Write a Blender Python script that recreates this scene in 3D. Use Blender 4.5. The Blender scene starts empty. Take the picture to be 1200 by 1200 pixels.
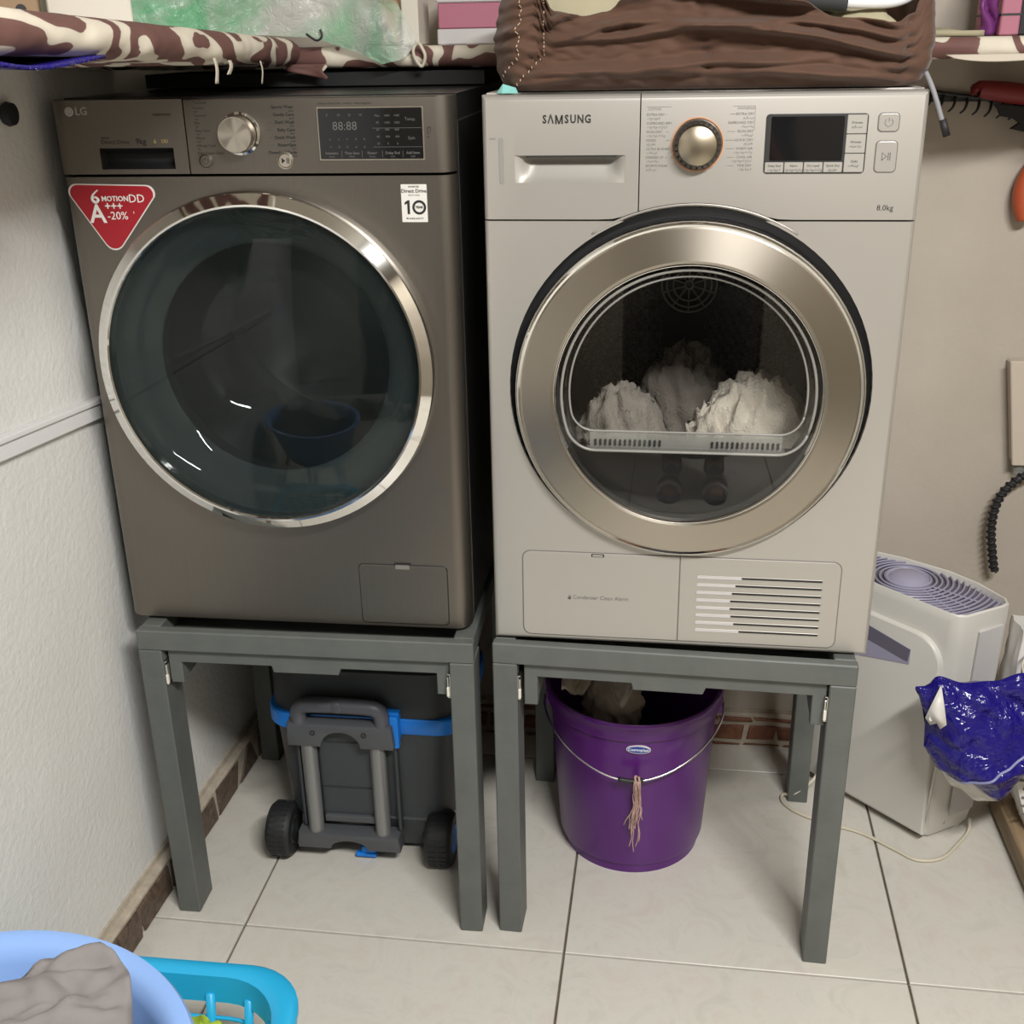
import bpy, bmesh, math, random
from mathutils import Vector, Matrix, noise
random.seed(7)
S = bpy.context.scene
COL = S.collection
PI = math.pi
sin, cos = math.sin, math.cos

# ------------------------------------------------------------------ camera, light, exposure
cd = bpy.data.cameras.new('camera'); cam = bpy.data.objects.new('camera', cd); COL.objects.link(cam)
S.camera = cam
cd.sensor_width = 36; cd.sensor_fit = 'HORIZONTAL'; cd.lens = 36 * 1345.57 / 1200
cd.clip_start = 0.02
_p, _y, _r = 0.39, 0.1292, -0.0191
fw = Vector((-sin(_y)*cos(_p), cos(_y)*cos(_p), -sin(_p)))
rt = Vector((cos(_y), sin(_y), 0)); up = rt.cross(fw)
R_ = rt*cos(_r) + up*sin(_r); U_ = -rt*sin(_r) + up*cos(_r)
cam.matrix_world = Matrix(((R_.x, U_.x, -fw.x, .8927), (R_.y, U_.y, -fw.y, -1.6843), (R_.z, U_.z, -fw.z, 1.5251), (0, 0, 0, 1)))

w = bpy.data.worlds.new('world'); S.world = w; w.use_nodes = True
w.node_tree.nodes['Background'].inputs[0].default_value = (.9, .95, 1, 1)
w.node_tree.nodes['Background'].inputs[1].default_value = .0

def area(name, loc, size, sy, power, col, target):
    l = bpy.data.lights.new(name, 'AREA'); l.shape = 'RECTANGLE'; l.size = size; l.size_y = sy
    l.energy = power; l.color = col
    o = bpy.data.objects.new(name, l); COL.objects.link(o); o.location = loc
    o.rotation_euler = (Vector(target) - Vector(loc)).to_track_quat('-Z', 'Y').to_euler()
    return o
# the fluorescent tube on the ceiling of the room (parallel to the back wall)
area('tube_light', (1.55, -1.75, 2.54), 1.0, .11, 56, (1.0, .99, .97), (1.15, -1.1, 0))
S.view_settings.view_transform = 'Standard'; S.view_settings.look = 'None'
S.view_settings.gamma = 1; S.view_settings.use_curve_mapping = False
S.view_settings.exposure = 0.68

# ------------------------------------------------------------------ materials
def nt(name):
    m = bpy.data.materials.new(name); m.use_nodes = True
    t = m.node_tree; b = t.nodes['Principled BSDF']
    return m, t, b
def lk(t, a, b): t.links.new(a, b)
def coords(t, scale=1, kind='Object'):
    c = t.nodes.new('ShaderNodeTexCoord'); mp = t.nodes.new('ShaderNodeMapping')
    mp.inputs['Scale'].default_value = scale if isinstance(scale, tuple) else (scale,)*3
    lk(t, c.outputs[kind], mp.inputs['Vector']); return mp.outputs['Vector']
def ntex(t, v, scale, detail=3, rough=.5, dist=0):
    n = t.nodes.new('ShaderNodeTexNoise'); n.inputs['Scale'].default_value = scale
    n.inputs['Detail'].default_value = detail; n.inputs['Roughness'].default_value = rough
    n.inputs['Distortion'].default_value = dist; lk(t, v, n.inputs['Vector']); return n.outputs['Fac']
def ramp(t, fac, stops, const=False):
    r = t.nodes.new('ShaderNodeValToRGB'); e = r.color_ramp.elements
    if const: r.color_ramp.interpolation = 'CONSTANT'
    while len(e) < len(stops): e.new(.5)
    for k, (p, c) in enumerate(stops): e[k].position = p; e[k].color = (*c, 1)
    lk(t, fac, r.inputs[0]); return r.outputs[0]
def bump(t, b, h, strength=.3, dist=.01):
    n = t.nodes.new('ShaderNodeBump'); n.inputs['Strength'].default_value = strength; n.inputs['Distance'].default_value = dist
    lk(t, h, n.inputs['Height']); lk(t, n.outputs[0], b.inputs['Normal'])
def mat(name, col, rough=.5, metal=0, vary=.0, vscale=8, bmp=0, bscale=60, bdist=.004, spec=None, stretch=(1, 1, 1), coat=0, sheen=0, trans=0):
    m, t, b = nt(name)
    b.inputs['Roughness'].default_value = rough; b.inputs['Metallic'].default_value = metal
    b.inputs['Base Color'].default_value = (*col, 1)
    if spec is not None: b.inputs['Specular IOR Level'].default_value = spec
    b.inputs['Coat Weight'].default_value = coat; b.inputs['Sheen Weight'].default_value = sheen
    b.inputs['Transmission Weight'].default_value = trans
    v = coords(t, stretch)
    if vary:
        f = ntex(t, v, vscale, 4)
        lk(t, ramp(t, f, [(.3, tuple(c*(1-vary) for c in col)), (.7, tuple(min(1, c*(1+vary)) for c in col))]), b.inputs['Base Color'])
    if bmp: bump(t, b, ntex(t, v, bscale, 3), bmp, bdist)
    return m

M = {}
def wallmat():
    m, t, b = nt('plaster'); v = coords(t)
    f = ntex(t, v, 2.2, 5, .6)
    lk(t, ramp(t, f, [(.25, (.66, .65, .615)), (.6, (.73, .72, .69))]), b.inputs['Base Color'])
    b.inputs['Roughness'].default_value = .62
    vo = t.nodes.new('ShaderNodeTexVoronoi'); vo.inputs['Scale'].default_value = 90; lk(t, v, vo.inputs['Vector'])
    a = t.nodes.new('ShaderNodeMath'); a.operation = 'ADD'
    lk(t, ntex(t, v, 75, 4, .6, .6), a.inputs[0])
    s = t.nodes.new('ShaderNodeMath'); s.operation = 'MULTIPLY'; s.inputs[1].default_value = .35; lk(t, vo.outputs['Distance'], s.inputs[0]); lk(t, s.outputs[0], a.inputs[1])
    bump(t, b, a.outputs[0], .30, .005)
    return m
M['wall'] = wallmat()
def backwallmat():
    m, t, b = nt('back_plaster'); v = coords(t)
    lk(t, ramp(t, ntex(t, v, 2.5, 5, .6), [(.25, (.40, .35, .29)), (.65, (.47, .42, .355))]), b.inputs['Base Color'])
    b.inputs['Roughness'].default_value = .7; bump(t, b, ntex(t, v, 90, 4, .6), .25, .003); return m
M['backwall'] = backwallmat()
def tilemat():
    m, t, b = nt('tile'); v = coords(t)
    f = ntex(t, v, 9, 8, .7, 1.6)
    lk(t, ramp(t, f, [(.3, (.55, .525, .46)), (.5, (.63, .605, .54)), (.66, (.60, .55, .485)), (.8, (.66, .64, .58))]), b.inputs['Base Color'])
    b.inputs['Roughness'].default_value = .36
    bump(t, b, ntex(t, v, 30, 4, .6, .8), .05, .003); return m
M['tile'] = tilemat()
M['grout'] = mat('grout', (.14, .115, .085), .9, vary=.25, vscale=30)
M['mortar'] = mat('mortar', (.44, .38, .30), .85, vary=.14, vscale=45, bmp=.5, bscale=80)
def stonemat():
    m, t, b = nt('stone'); v = coords(t)
    oi = t.nodes.new('ShaderNodeObjectInfo')
    f = ntex(t, v, 38, 6, .65, 1.6)
    c1 = ramp(t, f, [(.3, (.045, .032, .024)), (.5, (.12, .085, .062)), (.62, (.15, .10, .07)), (.78, (.27, .22, .17))])
    mx = t.nodes.new('ShaderNodeMix'); mx.data_type = 'RGBA'; mx.blend_type = 'MULTIPLY'; mx.inputs[0].default_value = .6
    lk(t, c1, mx.inputs[6]); lk(t, ramp(t, oi.outputs['Random'], [(0, (.9, .74, .62)), (.5, (1, .93, .86)), (1, (.65, .62, .6))]), mx.inputs[7])
    lk(t, mx.outputs[2], b.inputs['Base Color']); b.inputs['Roughness'].default_value = .55
    bump(t, b, f, .6, .006); return m
M['stone'] = stonemat()
def redstonemat():
    m, t, b = nt('red_stone'); v = coords(t)
    f = ntex(t, v, 26, 6, .65, 1.0)
    lk(t, ramp(t, f, [(.3, (.10, .035, .018)), (.55, (.22, .085, .045)), (.75, (.30, .16, .10))]), b.inputs['Base Color'])
    b.inputs['Roughness'].default_value = .6; bump(t, b, f, .6, .006); return m
M['redstone'] = redstonemat()
M['ceiling'] = mat('ceiling_paint', (.36, .33, .28), .8)
M['room'] = mat('room_paint', (.27, .235, .185), .7, vary=.1, vscale=3)
def steelmat(name, col, rough, scale=(2, 2, 260), amt=.12, metal=.92):
    m, t, b = nt(name); v = coords(t, scale)
    f = ntex(t, v, 3, 2)
    lk(t, ramp(t, f, [(.2, tuple(c*(1-amt) for c in col)), (.8, tuple(c*(1+amt) for c in col))]), b.inputs['Base Color'])
    b.inputs['Metallic'].default_value = metal; b.inputs['Roughness'].default_value = rough
    return m
M['dark_steel'] = steelmat('dark_steel', (.205, .185, .160), .36, (260, 2, 2), .05)
M['black_side'] = mat('black_side', (.012, .012, .013), .3)
M['chrome'] = mat('chrome', (.86, .85, .82), .06, 1)
M['satin'] = steelmat('satin_steel', (.60, .55, .48), .30, (3, 3, 3), .02, 1)
M['silver'] = mat('silver_paint', (.475, .45, .41), .34, .5)
M['silver_body'] = mat('silver_body', (.50, .48, .45), .4, .3)
M['recess'] = mat('recess_grey', (.42, .40, .36), .4, .3)
M['black_gloss'] = mat('black_gloss', (.006, .006, .007), .06)
M['black_plastic'] = mat('black_plastic', (.009, .009, .010), .6)
M['gasket'] = mat('gasket', (.03, .032, .033), .5)
M['drum'] = mat('drum_steel', (.16, .16, .155), .32, .9)
M['dryer_drum'] = mat('dryer_drum_steel', (.35, .33, .31), .35, .85)
M['dryer_back'] = mat('dryer_back', (.055, .05, .048), .5, .3)
def glassmat(name, tint, refl=.06, rough=.015, f0=1.45, body=0.0, bodycol=(.02, .03, .03)):
    m = bpy.data.materials.new(name); m.use_nodes = True; t = m.node_tree; t.nodes.clear()
    out = t.nodes.new('ShaderNodeOutputMaterial'); mx = t.nodes.new('ShaderNodeMixShader')
    tr = t.nodes.new('ShaderNodeBsdfTransparent'); tr.inputs[0].default_value = (*tint, 1)
    gl = t.nodes.new('ShaderNodeBsdfGlossy'); gl.inputs['Roughness'].default_value = rough
    F0 = ((f0-1)/(f0+1))**2
    ge = t.nodes.new('ShaderNodeNewGeometry'); dt = t.nodes.new('ShaderNodeVectorMath'); dt.operation = 'DOT_PRODUCT'
    lk(t, ge.outputs['Incoming'], dt.inputs[0]); lk(t, ge.outputs['Normal'], dt.inputs[1])
    def mth(op, a, b=None):
        n = t.nodes.new('ShaderNodeMath'); n.operation = op
        for k, q in enumerate((a, b)):
            if q is None: continue
            if isinstance(q, (int, float)): n.inputs[k].default_value = q
            else: lk(t, q, n.inputs[k])
        return n.outputs[0]
    om = mth('SUBTRACT', 1.0, mth('MINIMUM', mth('ABSOLUTE', dt.outputs['Value']), 1.0))
    lk(t, mth('ADD', mth('MULTIPLY', mth('POWER', om, 5.0), 1-F0), F0), mx.inputs[0])
    src = tr.outputs[0]
    if body:
        m2 = t.nodes.new('ShaderNodeMixShader'); df = t.nodes.new('ShaderNodeBsdfDiffuse'); df.inputs[0].default_value = (*bodycol, 1)
        m2.inputs[0].default_value = body; lk(t, tr.outputs[0], m2.inputs[1]); lk(t, df.outputs[0], m2.inputs[2]); src = m2.outputs[0]
    lk(t, src, mx.inputs[1]); lk(t, gl.outputs[0], mx.inputs[2]); lk(t, mx.outputs[0], out.inputs[0])
    return m
M['smoke_glass'] = glassmat('smoked_glass', (.62, .67, .67), f0=1.42, body=.10, bodycol=(.045, .06, .06))
M['flange_glass'] = glassmat('flange_glass', (.5, .55, .55), f0=1.5, body=.5, bodycol=(.085, .108, .108))
M['bowl_glass'] = glassmat('bowl_glass', (.72, .77, .77), f0=1.5)
M['clear_glass'] = glassmat('clear_glass', (.88, .87, .85), f0=1.75)
M['dryer_bowl'] = glassmat('dryer_bowl', (.93, .92, .90), f0=1.18, rough=.05)
M['clear_plastic'] = glassmat('clear_plastic', (.88, .88, .87), rough=.06, f0=1.5, body=.30, bodycol=(.55, .56, .54))
M['white_towel'] = mat('white_towel', (.78, .74, .67), .95, vary=.05, vscale=40, bmp=.9, bscale=260, bdist=.004, sheen=.3)
M['grey_towel'] = mat('grey_towel', (.34, .315, .29), .95, vary=.08, vscale=40, bmp=.8, bscale=220, sheen=.2)
M['ink'] = mat('ink', (.02, .02, .02), .5)
M['ink_grey'] = mat('ink_grey', (.16, .15, .14), .5)
M['ink_pale'] = mat('ink_pale', (.42, .40, .37), .4)
M['ink_screen'] = mat('ink_screen', (.11, .11, .105), .4)
M['ink_white'] = mat('ink_white', (.85, .84, .80), .4)
M['ink_gold'] = mat('ink_gold', (.45, .33, .12), .4)
M['sticker_white'] = mat('sticker_white', (.74, .72, .67), .35)
M['sticker_red'] = mat('sticker_red', (.36, .012, .022), .25)
M['orange_line'] = mat('orange_line', (.60, .30, .16), .4)
def woodpaint():
    m, t, b = nt('grey_painted_wood'); v = coords(t, (1, 1, 1))
    f = ntex(t, v, 14, 6, .6)
    v2 = coords(t, (6, 60, 60)); g = ntex(t, v2, 2, 4, .6)
    lk(t, ramp(t, f, [(.3, (.098, .106, .098)), (.7, (.122, .130, .120))]), b.inputs['Base Color'])
    b.inputs['Roughness'].default_value = .5; bump(t, b, g, .25, .002); return m
M['grey_wood'] = woodpaint()
M['zinc'] = mat('zinc', (.72, .70, .66), .3, 1)
M['white_nylon'] = mat('white_nylon', (.75, .72, .62), .5)
M['slate'] = mat('slate_plastic', (.040, .046, .050), .45, vary=.08, bmp=.1, bscale=300)
M['slate_dark'] = mat('slate_dark', (.024, .026, .028), .5)
M['slate_light'] = mat('slate_light', (.075, .078, .084), .42)
M['grip'] = mat('grip_grey', (.085, .085, .10), .45)
M['tube_grey'] = mat('tube_grey', (.26, .26, .255), .35, .5)
M['blue'] = mat('bright_blue', (.008, .21, .75), .4)
M['rubber'] = mat('rubber', (.013, .013, .014), .6)
M['purple'] = mat('purple_plastic', (.088, .008, .155), .32, vary=.06)
M['rag'] = mat('rag', (.62, .55, .46), .9, vary=.1, bmp=.3, bscale=120)
M['straw'] = mat('straw', (.50, .33, .27), .9, vary=.2, vscale=60)
M['wire'] = mat('wire', (.70, .69, .68), .25, 1)
M['label_blue'] = mat('label_blue', (.02, .05, .30), .35)
M['purifier'] = mat('purifier_white', (.62, .60, .55), .4)
M['lilac'] = mat('lilac_plastic', (.33, .315, .42), .45)
M['lilac_dark'] = mat('lilac_dark', (.13, .12, .16), .5)
def bagblue():
    m, t, b = nt('blue_plastic'); v = coords(t)
    b.inputs['Base Color'].default_value = (.010, .006, .165, 1); b.inputs['Roughness'].default_value = .2
    bump(t, b, ntex(t, v, 16, 4, .55, .5), .7, .03); return m
M['bag_blue'] = bagblue()
M['bag_white'] = mat('bag_white', (.66, .64, .60), .45, bmp=.3, bscale=30)
M['seam'] = mat('seam', (.25, .26, .45), .4)
M['sack'] = mat('sack_paper', (.70, .68, .64), .6, bmp=.25, bscale=18, bdist=.01)
M['board'] = mat('board_wood', (.27, .19, .11), .6, vary=.35, vscale=4, stretch=(20, 1, 8))
M['cord'] = mat('cord_cream', (.60, .55, .43), .5)
M['pvc'] = mat('pvc_white', (.74, .73, .72), .35)
M['brown'] = mat('brown_cloth', (.080, .036, .019), .8, vary=.12, vscale=10, bmp=.25, bscale=500, bdist=.001, sheen=.15)
M['beige'] = mat('beige_cloth', (.37, .33, .22), .85, bmp=.3, bscale=60)
M['stitch'] = mat('stitch', (.55, .42, .30), .8)
M['white_tube'] = mat('white_tube', (.78, .77, .76), .25, spec=.6)
M['foam'] = mat('foam_sleeve', (.035, .036, .036), .8)
M['teal_rag'] = mat('teal_rag', (.22, .52, .48), .8)
M['cordgrey'] = mat('cord_grey', (.22, .22, .23), .6)
def damask():
    m, t, b = nt('damask_cloth'); v = coords(t, (1, .55, 1))
    n1 = t.nodes.new('ShaderNodeTexNoise'); n1.inputs['Scale'].default_value = 9; n1.inputs['Detail'].default_value = 2
    lk(t, v, n1.inputs['Vector'])
    add = t.nodes.new('ShaderNodeMix'); add.data_type = 'RGBA'; add.blend_type = 'LINEAR_LIGHT'; add.inputs[0].default_value = .09
    lk(t, v, add.inputs[6]); lk(t, n1.outputs['Color'], add.inputs[7])
    wv = t.nodes.new('ShaderNodeTexWave'); wv.wave_type = 'BANDS'; wv.bands_direction = 'DIAGONAL'; wv.inputs['Scale'].default_value = 7.5
    wv.inputs['Distortion'].default_value = 9; wv.inputs['Detail'].default_value = 1.5; wv.inputs['Detail Scale'].default_value = 1.2
    lk(t, add.outputs[2], wv.inputs['Vector'])
    lk(t, ramp(t, wv.outputs['Fac'], [(0, (.135, .062, .052)), (.50, (.155, .075, .062)), (.56, (.60, .54, .44)), (1, (.66, .60, .49))]), b.inputs['Base Color'])
    b.inputs['Roughness'].default_value = .75; return m
M['damask'] = damask()
M['cream_cloth'] = mat('cream_cloth', (.55, .49, .40), .8)
M['card'] = mat('cardboard', (.32, .22, .13), .8, vary=.15)
M['cream_card'] = mat('cream_card', (.70, .66, .57), .7)
M['pink'] = mat('pink_card', (.42, .15, .21), .6)
M['lid'] = mat('lid_grey', (.55, .53, .52), .6)
def greenbag():
    m = bpy.data.materials.new('thin_green_film'); m.use_nodes = True; t = m.node_tree; b = t.nodes['Principled BSDF']
    v = coords(t)
    lk(t, ramp(t, ntex(t, v, 4.2, 4, .55, 1.0), [(.40, (.10, .50, .22)), (.50, (.33, .52, .38)), (.60, (.56, .58, .53))]), b.inputs['Base Color'])
    b.inputs['Roughness'].default_value = .25; b.inputs['Alpha'].default_value = .62
    bump(t, b, ntex(t, v, 38, 5, .6, 1.2), .5, .012); return m
M['green_film'] = greenbag()
M['cover_beige'] = mat('cover_beige', (.52, .45, .37), .5)
M['level_grey'] = mat('level_grey', (.27, .26, .24), .4)
M['gunmetal'] = mat('gunmetal', (.10, .085, .07), .25, .9)
M['rim_highlight'] = mat('rim_highlight', (.40, .40, .385), .2)
M['dark_red'] = mat('dark_red', (.22, .018, .02), .45)
M['orange_tool'] = mat('orange_tool', (.45, .085, .03), .5)
M['tub'] = mat('tub_blue', (.26, .43, .80), .35)
M['basket'] = mat('basket_cyan', (.02, .41, .72), .35)
M['lime'] = mat('lime_cloth', (.45, .62, .05), .8)
M['greycloth'] = mat('grey_cloth', (.215, .197, .192), .9, vary=.05, bmp=.25, bscale=300, bdist=.001)
M['added_door_brown'] = mat('added_door_brown', (.03, .022, .018), .5)
M['purple_pack'] = mat('purple_pack', (.16, .03, .16), .5)

# ------------------------------------------------------------------ helpers
def thing(name, label, cat, loc=(0, 0, 0), rz=0, group=None):
    o = bpy.data.objects.new(name, None); COL.objects.link(o); o.empty_display_size = .05
    o.location = loc; o.rotation_euler = (0, 0, rz); o['label'] = label; o['category'] = cat
    if group: o['group'] = group
    return o
def obj(name, bm, m, parent=None, smooth=False, ang=None):
    bmesh.ops.recalc_face_normals(bm, faces=bm.faces[:])
    me = bpy.data.meshes.new(name); bm.to_mesh(me); bm.free()
    if smooth:
        for p in me.polygons: p.use_smooth = True
        if ang is not None: me.set_sharp_from_angle(angle=math.radians(ang))
    me.materials.append(M[m] if isinstance(m, str) else m)
    o = bpy.data.objects.new(name, me); COL.objects.link(o)
    if parent: o.parent = parent
    return o
def tag(o, label, cat, group=None):
    o['label'] = label; o['category'] = cat
    if group: o['group'] = group
    return o
def NB(): return bmesh.new()
def box(bm, x0, x1, y0, y1, z0, z1, bev=0, seg=2):
    vs = [bm.verts.new(p) for p in ((x0, y0, z0), (x1, y0, z0), (x1, y1, z0), (x0, y1, z0), (x0, y0, z1), (x1, y0, z1), (x1, y1, z1), (x0, y1, z1))]
    fs = [bm.faces.new([vs[i] for i in q]) for q in ((0, 3, 2, 1), (4, 5, 6, 7), (0, 1, 5, 4), (1, 2, 6, 5), (2, 3, 7, 6), (3, 0, 4, 7))]
    if bev:
        es = list({e for f in fs for e in f.edges})
        bmesh.ops.bevel(bm, geom=es, offset=bev, segments=seg, affect='EDGES', profile=.5)
    return vs
def obox(bm, c, size, rot=None, bev=0):
    b2 = NB(); hx, hy, hz = (s/2 for s in size); box(b2, -hx, hx, -hy, hy, -hz, hz, bev)
    mtx = Matrix.Translation(c) @ (rot.to_matrix().to_4x4() if rot is not None and not isinstance(rot, Matrix) else (rot or Matrix()))
    join(bm, b2, mtx)
def join(bm, b2, mtx=None):
    if mtx is not None: bmesh.ops.transform(b2, matrix=mtx, verts=b2.verts[:])
    vm = {v: bm.verts.new(v.co) for v in b2.verts}
    for f in b2.faces:
        try: bm.faces.new([vm[v] for v in f.verts])
        except ValueError: pass
    b2.free()
def prism2(pts, y0, y1, bev=0, seg=2, pred=None):
    b = NB(); f = b.faces.new([b.verts.new((x, y0, z)) for x, z in pts])
    g = b.faces.new([b.verts.new((x, y1, z)) for x, z in reversed(pts)])
    a = list(f.verts); c = list(reversed(list(g.verts))); n = len(a)
    for k in range(n): b.faces.new((a[k], c[k], c[(k+1) % n], a[(k+1) % n]))
    bmesh.ops.recalc_face_normals(b, faces=b.faces[:])
    if bev:
        es = [e for e in b.edges if all(abs(v.co.y - y0) < 1e-7 for v in e.verts) and (pred is None or pred(e))]
        bmesh.ops.bevel(b, geom=es, offset=bev, segments=seg, affect='EDGES', profile=.5, clamp_overlap=True)
    return b
def rrect(x0, x1, z0, z1, r, n=5):
    pts = []
    for cx, cz, a0 in ((x1-r, z0+r, -PI/2), (x1-r, z1-r, 0), (x0+r, z1-r, PI/2), (x0+r, z0+r, PI)):
        for k in range(n+1):
            a = a0 + PI/2*k/n; pts.append((cx+r*cos(a), cz+r*sin(a)))
    return pts
def circ(cx, cz, r, n=32): return [(cx+r*cos(2*PI*k/n), cz+r*sin(2*PI*k/n)) for k in range(n)]
def lathe(bm, prof, cx=0, cy=0, n=48, axis='Z', cz=0):
    """profile (r, h); axis Z: revolve about vertical through (cx,cy); axis Y: h is y, centre (cx,cz); axis X: h is x, centre (cy,cz)"""
    rings = []
    for r, h in prof:
        ring = []
        if r < 1e-6:
            p = {'Z': (cx, cy, h), 'Y': (cx, h, cz), 'X': (h, cy, cz)}[axis]; ring = [bm.verts.new(p)]
        else:
            for k in range(n):
                a = 2*PI*k/n; c, s = r*cos(a), r*sin(a)
                ring.append(bm.verts.new({'Z': (cx+c, cy+s, h), 'Y': (cx+c, h, cz+s), 'X': (h, cy+c, cz+s)}[axis]))
        rings.append(ring)
    for A, B in zip(rings, rings[1:]):
        for k in range(n):
            a, b2, c, d = A[k % len(A)], A[(k+1) % len(A)], B[(k+1) % len(B)], B[k % len(B)]
            q = []
            for v in (a, b2, c, d):
                if v not in q: q.append(v)
            if len(q) > 2:
                try: bm.faces.new(q)
                except ValueError: pass
def smoothpath(pts, sub=6):
    P = [Vector(p) for p in pts]; out = []
    for i in range(len(P)-1):
        p0, p1, p2, p3 = P[max(i-1, 0)], P[i], P[i+1], P[min(i+2, len(P)-1)]
        for k in range(sub):
            t = k/sub
            out.append(.5*((2*p1) + (p2-p0)*t + (2*p0-5*p1+4*p2-p3)*t*t + (3*p1-p0-3*p2+p3)*t**3))
    out.append(P[-1]); return out
def tube(bm, pts, r, n=8, sub=6, smooth=True, closed=False):
    P = smoothpath(pts, sub) if smooth else [Vector(p) for p in pts]
    rr = r if callable(r) else (lambda t: r)
    prev = None; nrm = None
    rings = []
    for i, p in enumerate(P):
        d = (P[min(i+1, len(P)-1)] - P[max(i-1, 0)])
        if d.length < 1e-9: d = Vector((0, 0, 1))
        d.normalize()
        if nrm is None:
            nrm = d.orthogonal().normalized()
        else:
            nrm = (nrm - d*nrm.dot(d)); nrm = nrm.normalized() if nrm.length > 1e-6 else d.orthogonal().normalized()
        b = d.cross(nrm); R = rr(i/(len(P)-1))
        rings.append([bm.verts.new(p + R*(nrm*cos(2*PI*k/n) + b*sin(2*PI*k/n))) for k in range(n)])
    for A, B in zip(rings, rings[1:]):
        for k in range(n): bm.faces.new((A[k], A[(k+1) % n], B[(k+1) % n], B[k]))
    bm.faces.new(rings[0]); bm.faces.new(list(reversed(rings[-1])))
def sheet(bm, fn, nu, nv, closed_u=False):
    g = [[bm.verts.new(fn(i/(nu if closed_u else nu), j/nv)) for j in range(nv+1)] for i in range(nu + (0 if closed_u else 1))]
    n = len(g)
    for i in range(nu):
        for j in range(nv):
            bm.faces.new((g[i][j], g[(i+1) % n][j], g[(i+1) % n][j+1], g[i][j+1]))
    return g
def solid(o, th, offset=0):
    md = o.modifiers.new('solid', 'SOLIDIFY'); md.thickness = th; md.offset = offset; return o
def N3(x, y, z=0): return noise.noise(Vector((x, y, z)))
def fbm(x, y, z=0, o=3): return noise.fractal(Vector((x, y, z)), 1.0, 2.0, o)
def ridge(x): return 1 - abs(2*(x - math.floor(x)) - 1)

# lettering: all strings are laid out first, then turned into mesh in one go
TXT = []
def text(key, s, x, z, size, y, align='LEFT', bold=0, sx=1, rot=0): TXT.append((key, s, x, z, size, y, align, bold, sx, rot))
TXT_PARENT = {}
def build_text():
    tmp = []
    for t in TXT:
        c = bpy.data.curves.new('t', 'FONT'); c.body = t[1]; c.size = t[4]; c.align_x = t[6]; c.align_y = 'CENTER'
        c.offset = t[7]; c.resolution_u = 2; c.fill_mode = 'FRONT'
        o = bpy.data.objects.new('t', c); COL.objects.link(o); tmp.append(o)
    bpy.context.view_layer.update(); dg = bpy.context.evaluated_depsgraph_get()
    sets = {}
    for t, o in zip(TXT, tmp):
        me = bpy.data.meshes.new_from_object(o.evaluated_get(dg))
        bm = sets.setdefault(t[0], NB()); b2 = NB(); b2.from_mesh(me)
        mt = Matrix.Translation((t[2], t[5], t[3])) @ Matrix.Rotation(PI/2, 4, 'X') @ Matrix.Rotation(t[9], 4, 'Z') @ Matrix.Diagonal((t[8], 1, 1, 1))
        join(bm, b2, mt); bpy.data.meshes.remove(me)
    for o in tmp:
        c = o.data; bpy.data.objects.remove(o); bpy.data.curves.remove(c)
    for k, bm in sets.items():
        nm, m, par, lab = TXT_PARENT[k]
        r = bmesh.ops.extrude_face_region(bm, geom=bm.faces[:])
        ext = [v for v in r['geom'] if isinstance(v, bmesh.types.BMVert)]
        for v in ext: v.co.y += .0004
        o = obj(nm, bm, m, par)
        if lab: o['label'] = lab
        if nm in ('programme_lettering', 'screen_lettering', 'key_lettering'): o['kind'] = 'stuff'

# ------------------------------------------------------------------ the room
def wl(y): return -.042 + .05*(y + .14)
X1, Y0, YB, ZC = 2.35, -2.9, .64, 2.62
def struct(name, bm, m, parent=None, smooth=False):
    o = obj(name, bm, m, parent, smooth); 
    if not parent: o['kind'] = 'structure'
    return o
bm = NB(); box(bm, -.3, X1+.1, Y0-.1, YB+.1, -.08, -.006); floor = struct('floor', bm, 'grout')
def clip(poly, px, py, nx, ny):
    out = []
    for i in range(len(poly)):
        a, b = poly[i], poly[(i+1) % len(poly)]
        da = (a[0]-px)*nx + (a[1]-py)*ny; db = (b[0]-px)*nx + (b[1]-py)*ny
        if da >= 0: out.append(a)
        if da*db < 0:
            t = da/(da-db); out.append((a[0]+(b[0]-a[0])*t, a[1]+(b[1]-a[1])*t))
    return out
ga, gx, gy = -.0168, .1626, -.0649
for i in range(-1, 4):
    for j in range(-5, 2):
        g = .0022
        q = []
        for u, v in ((i*.6+g, j*.6+g), (i*.6+.6-g, j*.6+g), (i*.6+.6-g, j*.6+.6-g), (i*.6+g, j*.6+.6-g)):
            q.append((gx+u*cos(ga)-v*sin(ga), gy+u*sin(ga)+v*cos(ga)))
        q = clip(q, wl(0)+.003, 0, 1, -.05); q = clip(q, 0, YB-.003, 0, -1); q = clip(q, X1-.003, 0, -1, 0); q = clip(q, 0, Y0+.003, 0, 1)
        if len(q) < 3: continue
        b2 = NB(); b3 = prism2([(x, -y) for x, y in q], 0, .006, .0012, 1)
        join(b2, b3, Matrix(((1, 0, 0, 0), (0, 0, -1, 0), (0, -1, 0, 0), (0, 0, 0, 1))))
        obj('tile', b2, 'tile', floor)
bm = NB(); box(bm, -.3, X1+.1, Y0-.1, YB+.1, ZC, ZC+.1); struct('ceiling', bm, 'ceiling')
bm = NB()
box(bm, -.1, 0, Y0-.1, YB+.06, -.006, ZC)
for v in bm.verts: v.co.x = wl(v.co.y) + (v.co.x if v.co.x < -.01 else 0)
wall_left = struct('wall_left', bm, 'wall')
bm = NB(); box(bm, wl(YB)+.001, X1, YB, YB+.1, -.006, ZC); struct('wall_back', bm, 'backwall')
bm = NB(); box(bm, X1, X1+.1, Y0-.1, YB+.1, -.006, ZC); struct('wall_right', bm, 'room')
bm = NB()
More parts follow.
